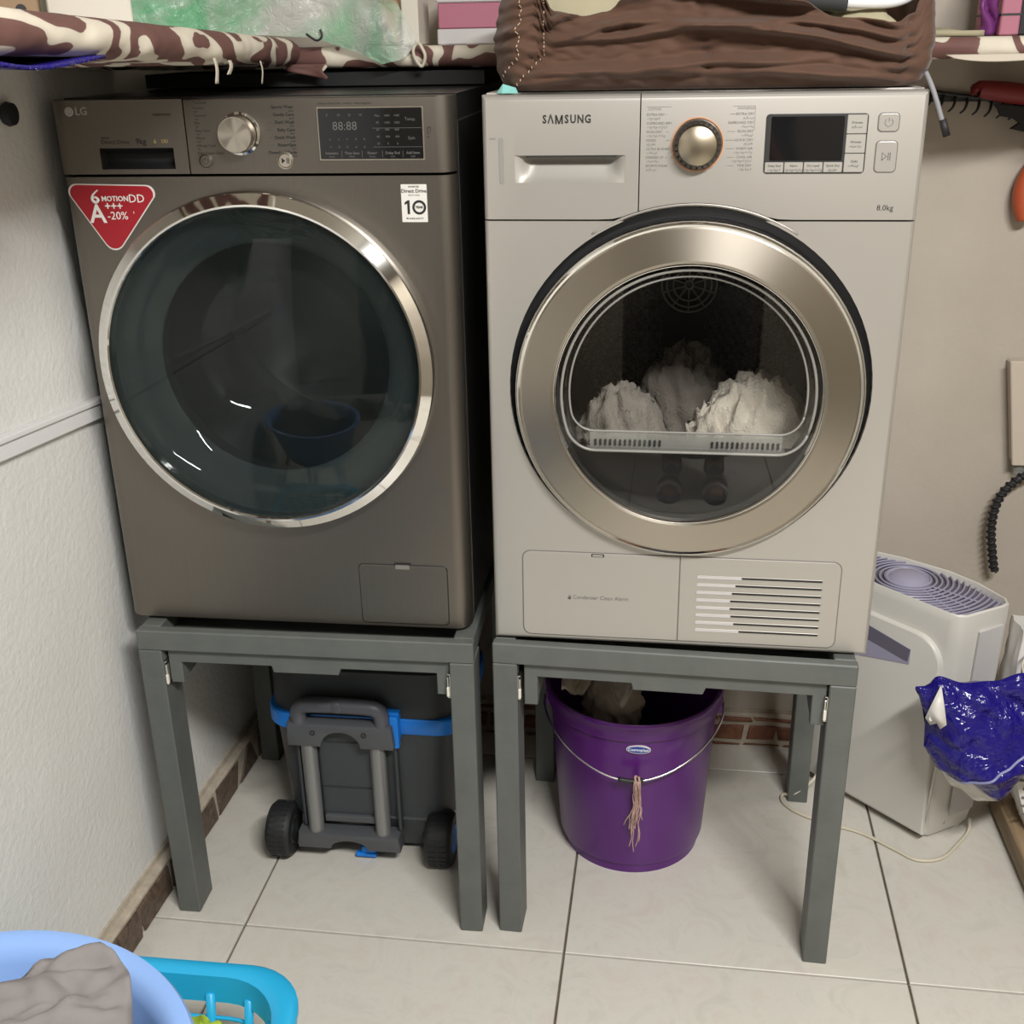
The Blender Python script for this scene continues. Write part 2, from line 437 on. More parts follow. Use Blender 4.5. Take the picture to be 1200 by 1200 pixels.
box(bm, wl(Y0)+.001, .62, Y0-.1, Y0, -.006, ZC); box(bm, 1.30, X1, Y0-.1, Y0, -.006, ZC); box(bm, .62, 1.30, Y0-.1, Y0, 2.08, ZC)
struct('wall_front', bm, 'room')
bm = NB(); box(bm, .622, 1.298, Y0-.075, Y0-.03, 0, 2.078, .004)
door = struct('added_door', bm, 'added_door_brown')  # unseen door, added so the appliance glass reflects a dark shape
bm = NB(); lathe(bm, [(.012, Y0-.03), (.012, Y0+.01), (.02, Y0+.012), (.026, Y0+.03), (.02, Y0+.045), (0, Y0+.048)], cx=1.22, cz=1.0, n=20, axis='Y')
obj('added_door_handle', bm, 'chrome', door, True, 40)

# stone skirting: mortar bed with single stones
def skirting(name, P, Q, nrm, h, m_stone, seed, rows, T0=.016, hs=.08):
    rnd = random.Random(seed)
    P, Q, nrm = Vector(P), Vector(Q), Vector(nrm); d = (Q-P); L = d.length; d.normalize(); Zv = Vector((0, 0, 1))
    def mk(outline, t0, t1, bev):
        b2 = prism2(outline, 0, t1-t0, bev, 1)
        # local x along d, local y into the wall, z up
        mt = Matrix((( d.x, -nrm.x, 0, 0), (d.y, -nrm.y, 0, 0), (0, 0, 1, 0), (0, 0, 0, 1)))
        base = P + nrm*t1
        return b2, Matrix.Translation(base) @ mt
    bm = NB(); b2, mt = mk([(0, 0), (L, 0), (L, h), (0, h)], 0, T0, 0)
    for v in b2.verts:
        if v.co.z > h-.001 and v.co.y < .001: v.co.y += T0*.75
    b2q = [e for e in b2.edges]; join(bm, b2, mt)
    bm2 = NB(); b3, mt = mk([(0, 0), (L, 0), (L, hs), (0, hs)], 0, T0+.0015, .004); join(bm, b3, mt)
    root = struct(name, bm, 'mortar')
    for (z0, z1, wmin, wmax, skew) in rows:
        x = .004
        while x < L-.02:
            wd = rnd.uniform(wmin, wmax); x2 = min(x+wd, L-.004)
            s1, s2 = rnd.uniform(-skew, skew), rnd.uniform(-skew, skew)
            o = [(x+.004, z0+rnd.uniform(0, .004)), (x2-.004, z0+rnd.uniform(0, .004)), (x2-.005+s2, z1-rnd.uniform(0, .006)), (x+.004+s1, z1-rnd.uniform(0, .006))]
            if o[3][0] > o[2][0]-.008: o[3] = (o[2][0]-.008, o[3][1])
            bm = NB(); b2, mt = mk(o, T0-.004, T0+.0045+rnd.uniform(0, .003), .002); join(bm, b2, mt)
            obj('stone', bm, m_stone, root)
            x = x2 + max(0, s2)*.6
    return root
nl = Vector((1, -.05, 0)).normalized()
skirting('baseboard_left', (wl(-1.4), -1.4, 0), (wl(.617), .617, 0), nl, .084, 'stone', 3, [(.001, .068, .06, .13, .055)], .020, .074)
skirting('baseboard_back', (wl(.62)+.03, YB, 0), (X1, YB, 0), (0, -1, 0), .088, 'redstone', 11, [(.001, .010, .06, .10, .004), (.018, .058, .06, .10, .008), (.066, .080, .06, .12, .008)], .016, .085)

# white cable trunking along the left wall
tr = thing('cable_trunking', 'white plastic cable trunking running along the left wall beside the grey washing machine', 'trunking', (wl(-.2), -.2, .97))
for nm, x1, za, zb_ in (('channel', .012, 0, .0255), ('cover', .017, .026, .035)):
    bm = NB(); box(bm, 0, x1, -1.6, .30, .951+za, .951+zb_, .002)
    for v in bm.verts: v.co.x += wl(v.co.y) + .001; v.co.z -= .082*(v.co.y-.08)
    ob = obj(nm, bm, 'pvc', tr); ob.location = -Vector(tr.location)

# ------------------------------------------------------------------ the two grey wooden stands with pull-out trays
HS = .6042
def stand(label, loc, rz, wd, dy, dz, back):
    t = thing('appliance_stand', label, 'stand', loc, rz, 'grey wooden appliance stands')
    LW, LD = .041, .066
    y1 = back
    for x in (0, wd-LW):
        for y in (0, y1-LD+.02):
            bm = NB(); box(bm, x, x+LW, y, y+LD, 0, HS-.0805 if y > 0 else HS-.0385, .0018, 1); obj('leg', bm, 'grey_wood', t)
    bm = NB(); box(bm, 0, wd, 0, .020, HS-.038, HS-.0002, .002, 1); obj('front_rail', bm, 'grey_wood', t)
    bm = NB(); box(bm, .002, wd-.002, y1-.03, y1+.015, HS-.08, HS-.001, .002, 1); obj('back_rail', bm, 'grey_wood', t)
    for x in (0.002, wd-.036):
        bm = NB(); box(bm, x, x+.034, .0205, y1-.0305, HS-.0380, HS-.001, .002, 1); obj('side_rail', bm, 'grey_wood', t)
    bm = NB(); box(bm, .037, wd-.037, .0205, y1-.031, HS-.045, HS-.031, .001, 1); obj('top_panel', bm, 'grey_wood', t)
    # pull-out tray: front with two drops and a low grip in the middle, board and two sides behind it
    x0, x1 = .047+dy, wd-.043
    zt, zb, ze, zg = .562, .5385, .490+dz, .526
    g0, g1 = .233, .352
    outline = [(x0, ze), (x0+.0225, ze), (x0+.0225, zb), (g0-.003, zb), (g0, zg), (g1-.005, zg), (g1, zb), (x1-.0225, zb), (x1-.0225, ze), (x1, ze), (x1, zt), (x0, zt)]
    b = prism2(outline, .012, .030, .0015, 1); fr = obj('tray_front', b, 'grey_wood', t)
    bm = NB(); box(bm, x0+.001, x1-.001, .0302, y1-.07, zt-.014, zt-.001); obj('tray_board', bm, 'grey_wood', t)
    for x in (x0+.001, x1-.0215):
        bm = NB(); box(bm, x, x+.0205, .0302, y1-.07, ze+.002, zt-.0145, .001, 1); obj('tray_side', bm, 'grey_wood', t)
    for sx, xa in ((1, LW+.0003), (-1, wd-LW-.0003)):
        # ball-bearing slide: a C channel on the leg side with an inner runner and a white nylon stop
        c = NB(); w2 = .0075
        za, zb2 = .497, .543
        box(c, xa, xa+sx*.0012, .004, y1-.08, za, zb2); box(c, xa, xa+sx*w2*.6, .004, y1-.08, za, za+.0018); box(c, xa, xa+sx*w2*.6, .004, y1-.08, zb2-.0018, zb2)
        sl = obj('slide', c, 'zinc', t)
        c = NB(); box(c, xa+sx*.0022, xa+sx*.0052, .002, y1-.1, za+.006, zb2-.006, .0008, 1); obj('runner', c, 'zinc', sl)
        c = NB(); box(c, xa+sx*.0016, xa+sx*.0058, -.0005, .006, za+.004, za+.022, .001, 1); obj('stop', c, 'white_nylon', sl)
    return t
stand('grey painted wooden stand with pull-out tray under the dark grey washing machine', (.026, -.0415, 0), .0064, .5832, .0, .008, .545)
stand('grey painted wooden stand with pull-out tray under the silver tumble dryer', (.6401, -.0307, 0), -.0406, .5869, .004, -.006, .515)

# ------------------------------------------------------------------ dark grey washing machine
WH = .849
wm = thing('washing_machine', 'dark grey front-loading washing machine with chrome-ringed smoked round door, left of the two', 'washing machine', (0, 0, HS+.0016))
DC = (.298, .458); DRh = .25
# cabinet: open-fronted black box
bm = NB(); box(bm, .012, .598, .034, .545, .012, WH-.001, 0)
bmesh.ops.delete(bm, geom=[f for f in bm.faces if abs(f.calc_center_median().y-.034) < 1e-5], context='FACES')
o = obj('cabinet', bm, 'black_side', wm); solid(o, .004, 1); o['label'] = 'black side panels and top'
bm = NB(); box(bm, .5985, .601, .036, .0385, .012, .815); box(bm, .5985, .601, .0385, .50, .8125, .815); obj('edge_trim', bm, 'satin', wm)
for x in (.095, .50):
    for y in (.08, .42):
        bm = NB(); lathe(bm, [(0, -.0322), (.022, -.0322), (.022, -.024), (.014, -.020), (.014, .014), (0, .014)], cx=x, cy=y, n=16); obj('foot', bm, 'rubber', wm)
def halfplate(x0, x1, z0, z1, cx, cz, R, side, n=40):
    p = []
    if side < 0:
        p = [(cx, z1), (x0, z1), (x0, z0), (cx, z0)] + [(cx - R*sin(PI*k/n), cz - R*cos(PI*k/n)) for k in range(n+1)]
    else:
        p = [(cx, z0), (x1, z0), (x1, z1), (cx, z1)] + [(cx + R*sin(PI*k/n), cz + R*cos(PI*k/n)) for k in range(n+1)]
    return p
def sidepred(x): return lambda e: all(abs(v.co.x - x) < 1e-6 for v in e.verts)
def topround(b, z, r, y0):
    es = [e for e in b.edges if all(abs(v.co.z-z) < 1e-6 and abs(v.co.y-y0) < 1e-6 for v in e.verts)]
    if es: bmesh.ops.bevel(b, geom=es, offset=r, segments=2, affect='EDGES', profile=.5)
bm = NB()
for sd, X in ((-1, 0), (1, .6)):
    b = prism2(halfplate(0, .6, .006, .741, *DC, DRh, sd), 0, .035, .026, 6, sidepred(X)); join(bm, b)
obj('front_panel', bm, 'dark_steel', wm, True, 20)
# control panel: detergent drawer front (with recessed grip) and fascia
DX = .206
b = prism2([(DX+.001, .745), (.6, .745), (.6, WH), (DX+.001, WH)], 0, .035, .026, 6, sidepred(.6)); topround(b, WH, .004, 0)
fascia = obj('control_panel', b, 'dark_steel', wm, True, 20)
bm = NB()
gz0, gz1, gx0, gx1 = .752, .782, .070, .184
for pts in ([(0, .745), (gx0, .745), (gx0, WH), (0, WH)],):
    join(bm, prism2(pts, 0, .035, .02, 5, sidepred(0)))
join(bm, prism2([(gx0, gz1), (DX-.001, gz1), (DX-.001, WH), (gx0, WH)], 0, .035))
join(bm, prism2([(gx0, .745), (DX-.001, .745), (DX-.001, gz0), (gx0, gz0)], 0, .035))
join(bm, prism2([(gx1, gz0), (DX-.001, gz0), (DX-.001, gz1), (gx1, gz1)], 0, .035))
dd = obj('detergent_drawer', bm, 'dark_steel', wm, True, 20)
bm = NB(); sheet(bm, lambda u, v: (gx0+(gx1-gx0)*u, .002+.022*(1-abs(2*v-1)**3), gz0+(gz1-gz0)*v), 6, 10)
obj('finger_recess', bm, 'black_plastic', dd, True)
# selector knob, buttons, display
KC = (.288, .801)
bm = NB(); lathe(bm, [(.030, -.0004), (.030, -.003), (.0265, -.0045), (.0265, -.002)], cx=KC[0], cz=KC[1], axis='Y'); kn = obj('selector_knob', bm, 'chrome', fascia, True, 40)
bm = NB(); lathe(bm, [(.0255, -.0005), (.0255, -.024), (.0245, -.026), (.0225, -.026)], cx=KC[0], cz=KC[1], axis='Y'); obj('knob_grip', bm, 'chrome', kn, True, 40) if False else obj('knob_grip', bm, 'satin', fascia, True, 40)
bm = NB()
n = 40; c = bm.verts.new((KC[0], -.0275, KC[1])); ring = [bm.verts.new((KC[0]+.0232*cos(2*PI*k/n), -.0262-.0006*sin(10*PI*k/n), KC[1]+.0232*sin(2*PI*k/n))) for k in range(n)]
for k in range(n): bm.faces.new((c, ring[k], ring[(k+1) % n]))
obj('knob_cap', bm, 'satin', fascia, True)
for (x, z, r, nm) in ((.232, .763, .0095, 'power_button'), (.352, .763, .0105, 'start_button')):
    bm = NB(); lathe(bm, [(r+.0018, 0), (r+.0018, -.0015), (r, -.002), (r, -.001), (r-.0015, -.0025), (0, -.003)], cx=x, cz=z, axis='Y', n=28); obj(nm, bm, 'satin' if nm[0] == 's' else 'dark_steel', fascia, True, 40)
b = prism2(rrect(.4035, .5585, .7625, .836, .002), -.0014, .001, .0008, 1); fr = obj('display_frame', b, 'satin', fascia)
b = prism2(rrect(.4055, .5565, .7645, .834, .0015), -.0022, .0005, .0004, 1); dsp = obj('display', b, 'black_gloss', fascia)
# filter flap
bm = prism2(rrect(.4145, .5655, .0105, .122, .009), -.0008, .002, .001, 1); obj('flap_gap', bm, 'ink', wm)
bm = prism2(rrect(.4165, .5635, .0125, .120, .008), -.0022, .003, .0012, 2); fl = obj('filter_flap', bm, 'dark_steel', wm)
bm = NB(); box(bm, .478, .502, -.0030, -.0015, .1135, .1215, .001, 1); obj('latch', bm, 'satin', fl)
bm = NB(); box(bm, .476, .504, -.0024, -.0012, .1195, .1235); obj('latch_slot', bm, 'ink', fl)
# door: chrome ring, smoked window, bowl, gasket, drum
bm = NB()
lathe(bm, [(.2660, .004), (.2660, -.020), (.2650, -.028), (.2630, -.032), (.2480, -.0415), (.2450, -.0415), (.2432, -.039), (.2430, -.026)], cx=DC[0], cz=DC[1], n=96, axis='Y')
dr = obj('door_ring', bm, 'chrome', wm, True, 28)
bm = NB(); lathe(bm, [(r_, -.0305-.030*(1-(r_/.2432)**2)) for r_ in (.2432, .238, .225, .20, .16, .11, .055, 0)], cx=DC[0], cz=DC[1], n=96, axis='Y'); obj('door_window', bm, 'smoke_glass', wm, True)
bm = NB(); lathe(bm, [(.2432, -.027), (.234, -.004), (.215, .006), (.196, .012), (.184, .024)], cx=DC[0], cz=DC[1], n=72, axis='Y'); obj('bowl_flange', bm, 'flange_glass', wm, True)
bm = NB(); lathe(bm, [(.184, .024), (.176, .05), (.165, .085), (.145, .112), (.10, .130), (0, .138)], cx=DC[0], cz=DC[1], n=72, axis='Y'); obj('glass_bowl', bm, 'bowl_glass', wm, True)
bm = NB(); lathe(bm, [(.249, .0), (.243, .02), (.222, .028), (.205, .05), (.200, .085), (.215, .10)], cx=DC[0], cz=DC[1], n=64, axis='Y'); obj('gasket', bm, 'gasket', wm, True)
bm = NB(); lathe(bm, [(.215, .10), (.238, .115), (.238, .45), (.22, .47), (.12, .46), (0, .452)], cx=DC[0], cz=DC[1], n=64, axis='Y')
drum = obj('drum', bm, 'drum', wm, True, 40)
for k in range(3):
    a = PI*.62 + k*2*PI/3; bm = NB()
    def pad(u, v, a=a):
        wdt = .045*(1-v*.35)*(2*u-1); r = .236 - .05*sin(PI*min(1, max(0, v)))**.5*cos((2*u-1)*PI/2); th = a + wdt/.23
        return (DC[0]+r*cos(th), .13+.30*v, DC[1]+r*sin(th))
    sheet(bm, pad, 8, 10); obj('lifter', bm, 'gasket', drum, True)
# stickers
bm = prism2(rrect(.5205, .5585, .6755, .7290, .001), -.0006, .0002); st = obj('warranty_sticker', bm, 'sticker_white', wm)
tri = []
for (cx, cz, r, a0, a1) in ((.026, .718, .012, 90, 200), (.073, .652, .016, 215, 325), (.132, .716, .012, -22, 90)):
    for k in range(7):
        a = math.radians(a0+(a1-a0)*k/6); tri.append((cx+r*cos(a), cz+r*sin(a)))
tri2 = [(.0785+(x-.0785)*1.045, .692+(z-.692)*1.045) for x, z in tri]
bm = prism2(tri2, -.0006, .0002); rs = obj('energy_sticker', bm, 'sticker_white', wm)
bm = prism2(tri, -.0011, .0); obj('sticker_face', bm, 'sticker_red', rs)
YT = -.0004
def TP(k, n, m, p, l=None): TXT_PARENT[k] = (n, m, p, l)
TP('w_red', 'lettering', 'ink_white', rs); TP('w_10', 'lettering', 'ink', st)
text('w_red', 'MOTION', .062, .7095, .0105, -.0016, bold=.0002); text('w_red', 'DD', .1045, .7095, .017, -.0016)
text('w_red', 'A', .040, .6865, .038, -.0016, bold=.0006); text('w_red', '+++', .0655, .6985, .0165, -.0016, bold=.0002); text('w_red', '-20%', .0675, .6845, .0165, -.0016); text('w_red', "'", .109, .686, .012, -.0016)
# swooping "6" emblem on the red sticker
bm = NB(); tube(bm, [(.058, -.0014, .7225), (.050, -.0014, .716), (.0475, -.0014, .709), (.052, -.0014, .7045), (.057, -.0014, .708), (.053, -.0014, .712), (.049, -.0014, .7105)], lambda t: .0016*(.6+.8*sin(PI*t)), 6); obj('emblem', bm, 'ink_white', rs)
text('w_10', 'INVERTER', .5395, .7255, .0036, -.0010, 'CENTER'); text('w_10', 'Direct Drive', .5395, .7195, .0072, -.0010, 'CENTER', bold=.0001); text('w_10', 'M O T O R', .5395, .7135, .0034, -.0010, 'CENTER')
text('w_10', 'YEAR', .5465, .6965, .0045, -.0010, 'CENTER', bold=.0002)
text('w_10', 'W A R R A N T Y', .5395, .6805, .0034, -.0010, 'CENTER', bold=.0001)
b = prism2([(.5290, .6870), (.5325, .6870), (.5325, .7065), (.5298, .7065), (.5252, .7035), (.5252, .7000), (.5290, .7022)], -.0011, -.0005); obj('numeral_one', b, 'ink', st)
b = NB()
lathe(b, [(.0068, -.0011), (.0102, -.0011), (.0102, -.0006)], cx=.5465, cz=.6965, n=32, axis='Y'); obj('numeral_zero', b, 'ink', st)
# emblem and printed words
bm = prism2(circ(.0315, .8335, .0065, 28), -.0010, .0, .0004, 1); lg = obj('brand_emblem', bm, 'lid', dd)
b = NB(); lathe(b, [(.0040, -.0013), (.0047, -.0013), (.0047, -.0009)], cx=.0315, cz=.8335, n=24, axis='Y'); box(b, .0310, .0316, -.0013, -.0009, .8312, .8360); box(b, .0310, .0335, -.0013, -.0009, .8312, .8318); obj('emblem_face', b, 'ink_grey', lg) if False else obj('emblem_mark', b, 'ink_grey', dd)
TP('w_lg', 'brand_lettering', 'ink_pale', dd); text('w_lg', 'LG', .0405, .8335, .0155, YT, bold=.0002)
TP('w_dd', 'lettering', 'ink', dd); text('w_dd', 'Direct Drive', .074, .7905, .0085, YT); text('w_dd', '9kg', .1275, .791, .0115, YT, bold=.0002); text('w_dd', 'INVERTER', .075, .7965, .0028, YT); text('w_dd', 'TURBOWASH', .158, .828, .0045, YT, bold=.0001)
TP('w_gold', 'wash_symbols', 'ink_gold', dd); text('w_gold', '6', .155, .791, .009, YT); text('w_gold', 'DD', .167, .791, .007, YT)
TP('w_prog', 'programme_lettering', 'ink', fascia)
L = ['Cotton', 'Cotton+', 'Mix', 'Easy Care', 'Wool', 'Allergy Care', 'Baby Steam Care']
Rr = ['Sports Wear', 'Gentle Care', 'Dark Wash', 'Baby Care', 'Quick Wash', 'Rinse+Spin', 'Download Cycle']
for k in range(7):
    z = .8365-.0104*k
    text('w_prog', L[k], .2205, z, .0056, YT); text('w_prog', Rr[k], .3700, z, .0062, YT, 'RIGHT', bold=.00015)
    text('w_prog', L[k][:4].lower(), .2215, z-.0048, .0034, YT); text('w_prog', Rr[k][:5].lower(), .3700, z-.0050, .0036, YT, 'RIGHT')
    text('w_prog', '-----', .3300+.0012*abs(3-k), z, .0028, YT)
text('w_prog', 'TrueSteam', .222, .8435, .0045, YT); text('w_prog', '6 Motion Direct Drive   Inverter   Smart Diagnosis', .4055, .8405, .0038, YT); text('w_prog', 'nfc', .562, .794, .0038, YT)
b = NB()
for (x0, x1, z0, z1) in ((.5635, .5642, .7985, .8075), (.5672, .5679, .8005, .8075), (.5635, .5679, .8068, .8075), (.5635, .5660, .7985, .7992)): box(b, x0, x1, -.0008, -.0001, z0, z1)
obj('tag_symbol', b, 'ink', fascia)
TP('w_scr', 'screen_lettering', 'ink_screen', dsp); ys = -.0025
for k, x in enumerate((.419, .436, .452, .468)): text('w_scr', ('P', 'M', 'D', 'W')[k], x, .8245, .0048, ys, 'CENTER')
text('w_scr', '88:88', .444, .8095, .0165, ys, 'CENTER')
for r in range(2):
    for k in range(5): text('w_scr', 'oxvdh'[(k+2*r) % 5], .4215+.0125*k, .7920-.0105*r, .0048, ys, 'CENTER')
for c in range(3):
    for r in range(5): text('w_scr', ('Max', '95', '60', '40', '20')[r] if c == 0 else ('1400', '1000', '800', '400', '0')[r], .492+.014*c, .8235-.0095*r, .0042, ys, 'CENTER')
text('w_scr', 'Temp.', .5395, .8185, .0062, ys, 'CENTER'); text('w_scr', 'Spin', .5405, .793, .0062, ys, 'CENTER')
for k, s_ in enumerate(('Intensive', 'Time Save', 'Rinse+', 'Delay End', 'Add Item')): text('w_scr', s_, .4225+.0298*k, .7728, .0052, ys, 'CENTER', bold=.0001); text('w_scr', ('Steam', 'Medic', 'Crease', 'Lock', 'Light')[k], .4225+.0298*k, .7680, .0034, ys, 'CENTER')
b = NB()
for k in range(4): box(b, .4372+.0298*k, .4377+.0298*k, -.0026, -.0022, .767, .776)
for z in (.8065, .7808): box(b, .484, .555, -.0026, -.0022, z, z+.0005)
o = obj('screen_lines', b, 'ink_screen', dsp); o['kind'] = 'stuff'
def power_sign(x, z, r, y, m, par, nm='power_symbol'):
    b = NB(); tube(b, [(x+r*sin(a), y, z+r*cos(a)) for a in [math.radians(d) for d in range(40, 321, 20)]], r*.09, 5, 1, False); box(b, x-r*.09, x+r*.09, y-r*.09, y+r*.09, z+.25*r, z+1.15*r); obj(nm, b, m, par)
power_sign(.232, .763, .0042, -.003, 'ink', fascia)
TP('w_play', 'start_symbol', 'ink', fascia)
b = NB(); v = [b.verts.new(p) for p in ((.347, -.0034, .759), (.347, -.0034, .767), (.3525, -.0034, .763))]; b.faces.new(v); box(b, .3545, .3555, -.0034, -.003, .759, .767); box(b, .357, .358, -.0034, -.003, .759, .767); obj('start_symbol', b, 'ink', fascia); del TXT_PARENT['w_play']

# ------------------------------------------------------------------ silver tumble dryer
dy = thing('tumble_dryer', 'silver front-loading tumble dryer with brushed round door and white towels inside, right of the two', 'dryer', (.6433, -.0155, HS+.0016), -.0134)
HC = (.299, .432)
C2 = (.299, .4255)
bm = NB(); box(bm, .006, .594, .032, .545, .012, WH-.001)
bmesh.ops.delete(bm, geom=[f for f in bm.faces if abs(f.calc_center_median().y-.032) < 1e-5], context='FACES')
o = obj('cabinet', bm, 'silver_body', dy); solid(o, .004, 1)
for x in (.095, .50):
    for y in (.08, .42):
        bm = NB(); lathe(bm, [(0, -.0322), (.022, -.0322), (.022, -.024), (.014, -.020), (.014, .014), (0, .014)], cx=x, cy=y, n=16); obj('foot', bm, 'rubber', dy)
def edgepred(e):
    (a, b) = e.verts
    return (all(abs(v.co.x) < 1e-6 for v in e.verts) or all(abs(v.co.x-.6) < 1e-6 for v in e.verts) or all(abs(v.co.z-.001) < 1e-6 for v in e.verts) or all(abs(v.co.z-WH) < 1e-6 for v in e.verts))
Rh = .266; zs = .679; hx = math.sqrt(Rh**2-(zs-HC[1])**2); a0 = math.atan2(zs-HC[1], hx)
n = 72; arc = [(HC[0]+Rh*cos(PI-a0+(PI+2*a0)*k/n), HC[1]+Rh*sin(PI-a0+(PI+2*a0)*k/n)) for k in range(n+1)]
b = prism2([(0, .001), (.6, .001), (.6, zs)] + list(reversed(arc)) + [(0, zs)], 0, .033, .010, 4, edgepred)
obj('front_panel', b, 'silver', dy, True, 20)
Ra = .2725; z2 = .6815
def lower():
    hxa = math.sqrt(Ra**2-(z2+.004-HC[1])**2); aa = math.atan2(z2+.004-HC[1], hxa); m = 24
    A = [(HC[0]+Ra*cos(PI-aa-(PI-2*aa)*k/m), HC[1]+Ra*sin(PI-aa-(PI-2*aa)*k/m)) for k in range(m+1)]
    return [(HC[0]-hxa-.035, z2), (HC[0]-hxa-.015, z2+.0008)] + A + [(HC[0]+hxa+.015, z2+.0008), (HC[0]+hxa+.035, z2)]
low = lower(); xs = .2205
leftlow = [p for p in low if p[0] < xs]; rightlow = [p for p in low if p[0] > xs+.001]
def zat(x):
    for (a, b) in zip(low, low[1:]):
        if a[0] <= x <= b[0]: return a[1] + (b[1]-a[1])*(x-a[0])/(b[0]-a[0])
b = prism2([(xs+.0008, zat(xs+.0008))] + rightlow + [(.6, z2), (.6, WH), (xs+.0008, WH)], 0, .033, .010, 4, edgepred)
fas = obj('control_panel', b, 'silver', dy, True, 20)
# arched lip that runs over the door
b = NB(); m = 30
def lip(u, v):
    aa = math.radians(58 + 64*u); r = Ra-.0008 - .006*v; return (HC[0]+r*cos(aa), -.0015+.010*v*v, HC[1]+r*sin(aa))
sheet(b, lip, m, 4)
b.verts.ensure_lookup_table()
o = obj('arch_lip', b, 'silver', fas, True); solid(o, .001, 0)
# water container drawer (upper left): plate with a bowed finger recess
gx0, gx1, gz0, gz1 = .046, .201, .732, .769
bm = NB()
join(bm, prism2([(0, z2), (gx0, z2), (gx0, WH), (0, WH)], 0, .033, .010, 4, edgepred))
join(bm, prism2([(gx0, gz1), (xs-.0008, gz1), (xs-.0008, WH), (gx0, WH)], 0, .033, .010, 4, edgepred))
join(bm, prism2([(gx0, z2)] + leftlow[0:] + [(xs-.0008, zat(xs-.0008)), (xs-.0008, gz0), (gx0, gz0)], 0, .033))
join(bm, prism2([(gx1, gz0), (xs-.0008, gz0), (xs-.0008, gz1), (gx1, gz1)], 0, .033))
wd_ = obj('water_drawer', bm, 'silver', dy, True, 20)
bm = NB()
def rec(u, v):
    x = gx0+(gx1-gx0)*u; e = min(1, min(u, 1-u)/.16); e = e*e*(3-2*e)
    return (x, .0005+.022*e*min(1, (v*1.25)**.7), gz0+(gz1-gz0)*v)
sheet(bm, rec, 28, 10); rc = obj('finger_recess', bm, 'recess', wd_, True)
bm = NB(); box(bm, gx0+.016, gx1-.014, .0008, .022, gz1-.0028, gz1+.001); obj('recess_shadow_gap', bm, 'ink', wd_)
b = prism2(rrect(.0235, .0305, .7300, .7935, .0034), -.0007, .001, .0004, 1); obj('level_window', b, 'level_grey', wd_)
TP('d_brand', 'brand_lettering', 'ink', wd_); [text('d_brand', c_, x_, .8165, .0152, YT, 'CENTER', bold=.00045, sx=.80) for c_, x_ in zip('S\u039bSUNG', (.0885, .0970, .1192, .1281, .1383, .1485)) if c_ != 'M']
b = NB()
for P4 in ([(.1034, .8107), (.1054, .8107), (.1054, .8223), (.1034, .8223)], [(.1120, .8107), (.1140, .8107), (.1140, .8223), (.1120, .8223)], [(.1034, .8223), (.1078, .8107), (.1096, .8107), (.1056, .8223)], [(.1140, .8223), (.1118, .8223), (.1078, .8107), (.1096, .8107)]):
    join(b, prism2(P4, -.0006, -.0001))
obj('brand_letter', b, 'ink', wd_)
TP('d_max', 'lettering', 'ink_grey', wd_); text('d_max', 'MAX', .0195, .7915, .004, YT, 'RIGHT')
# knob
K2 = (.299, .7825)
bm = NB(); lathe(bm, [(.0358, 0), (.0358, -.0018), (.0342, -.0018), (.0342, 0)], cx=K2[0], cz=K2[1], axis='Y', n=64); obj('knob_ring', bm, 'orange_line', fas, True, 30)
bm = NB(); lathe(bm, [(.0335, 0), (.0335, -.005), (.031, -.012), (.0285, -.015), (.0275, -.022), (.026, -.0235)], cx=K2[0], cz=K2[1], axis='Y', n=64); obj('selector_knob', bm, 'gunmetal', fas, True, 40)
bm = NB(); lathe(bm, [(.026, -.0235), (.0245, -.025), (0, -.0258)], cx=K2[0], cz=K2[1], axis='Y', n=64)
M['knob_gold'] = steelmat('knob_metal', (.40, .345, .26), .34, (3, 3, 3), .02, 1)
obj('knob_cap', bm, 'knob_gold', fas, True)
bm = NB()
for k in range(24):
    a = 2*PI*k/24; q = NB(); box(q, -.0012, .0012, -.0155, -.006, .0286, .0318); join(bm, q, Matrix.Translation((K2[0], 0, K2[1])) @ Matrix.Rotation(a, 4, 'Y'))
obj('knob_ribs', bm, 'black_plastic', fas)
# display and keys
b = prism2(rrect(.3895, .5235, .7435, .8210, .005), -.0016, .001, .0008, 2); df = obj('display_frame', b, 'ink', fas)
b = prism2(rrect(.3965, .4925, .7605, .8175, .002), -.0024, .0, .0004, 1); obj('display', b, 'black_gloss', fas)
key = []
for k in range(4): key.append((.3912+k*.0260, .3912+k*.0260+.0248, .7452, .7585))
for k in range(3): key.append((.4960, .5218, .7452+k*.0250, .7452+k*.0250+.0240))
for (x0, x1, z0, z1) in key:
    b = prism2(rrect(x0, x1, z0, z1, .0012), -.0026, .0, .0005, 1); obj('key', b, 'recess', fas)
for nm, (x0, x1, z0, z1) in (('power_button', (.5355, .5640, .7965, .8215)), ('start_button', (.5355, .5650, .7440, .7860))):
    b = prism2(rrect(x0, x1, z0, z1, .006), -.0008, .001, .0005, 1); obj(nm+'_gap', b, 'ink_grey', fas)
    b = prism2(rrect(x0+.0013, x1-.0013, z0+.0013, z1-.0013, .005), -.0020, .001, .0008, 2); obj(nm, b, 'silver', fas)
power_sign(.5498, .809, .0052, -.0021, 'ink_grey', fas)
b = NB(); tube(b, [(.5450, -.0022, .7605), (.5450, -.0022, .7705), (.5510, -.0022, .7655), (.5450, -.0022, .7605)], .0004, 4, 1, False); box(b, .5528, .5535, -.0024, -.0018, .7605, .7705); box(b, .5552, .5559, -.0024, -.0018, .7605, .7705); obj('start_symbol', b, 'ink', fas)
TP('d_prog', 'programme_lettering', 'ink_grey', fas)
A = ['EXTRA DRY', 'CUPBOARD DRY', 'IRON DRY', 'MIXED', 'ULTRA BLANKET', 'DRESSES UP', 'SPORTS WEAR']
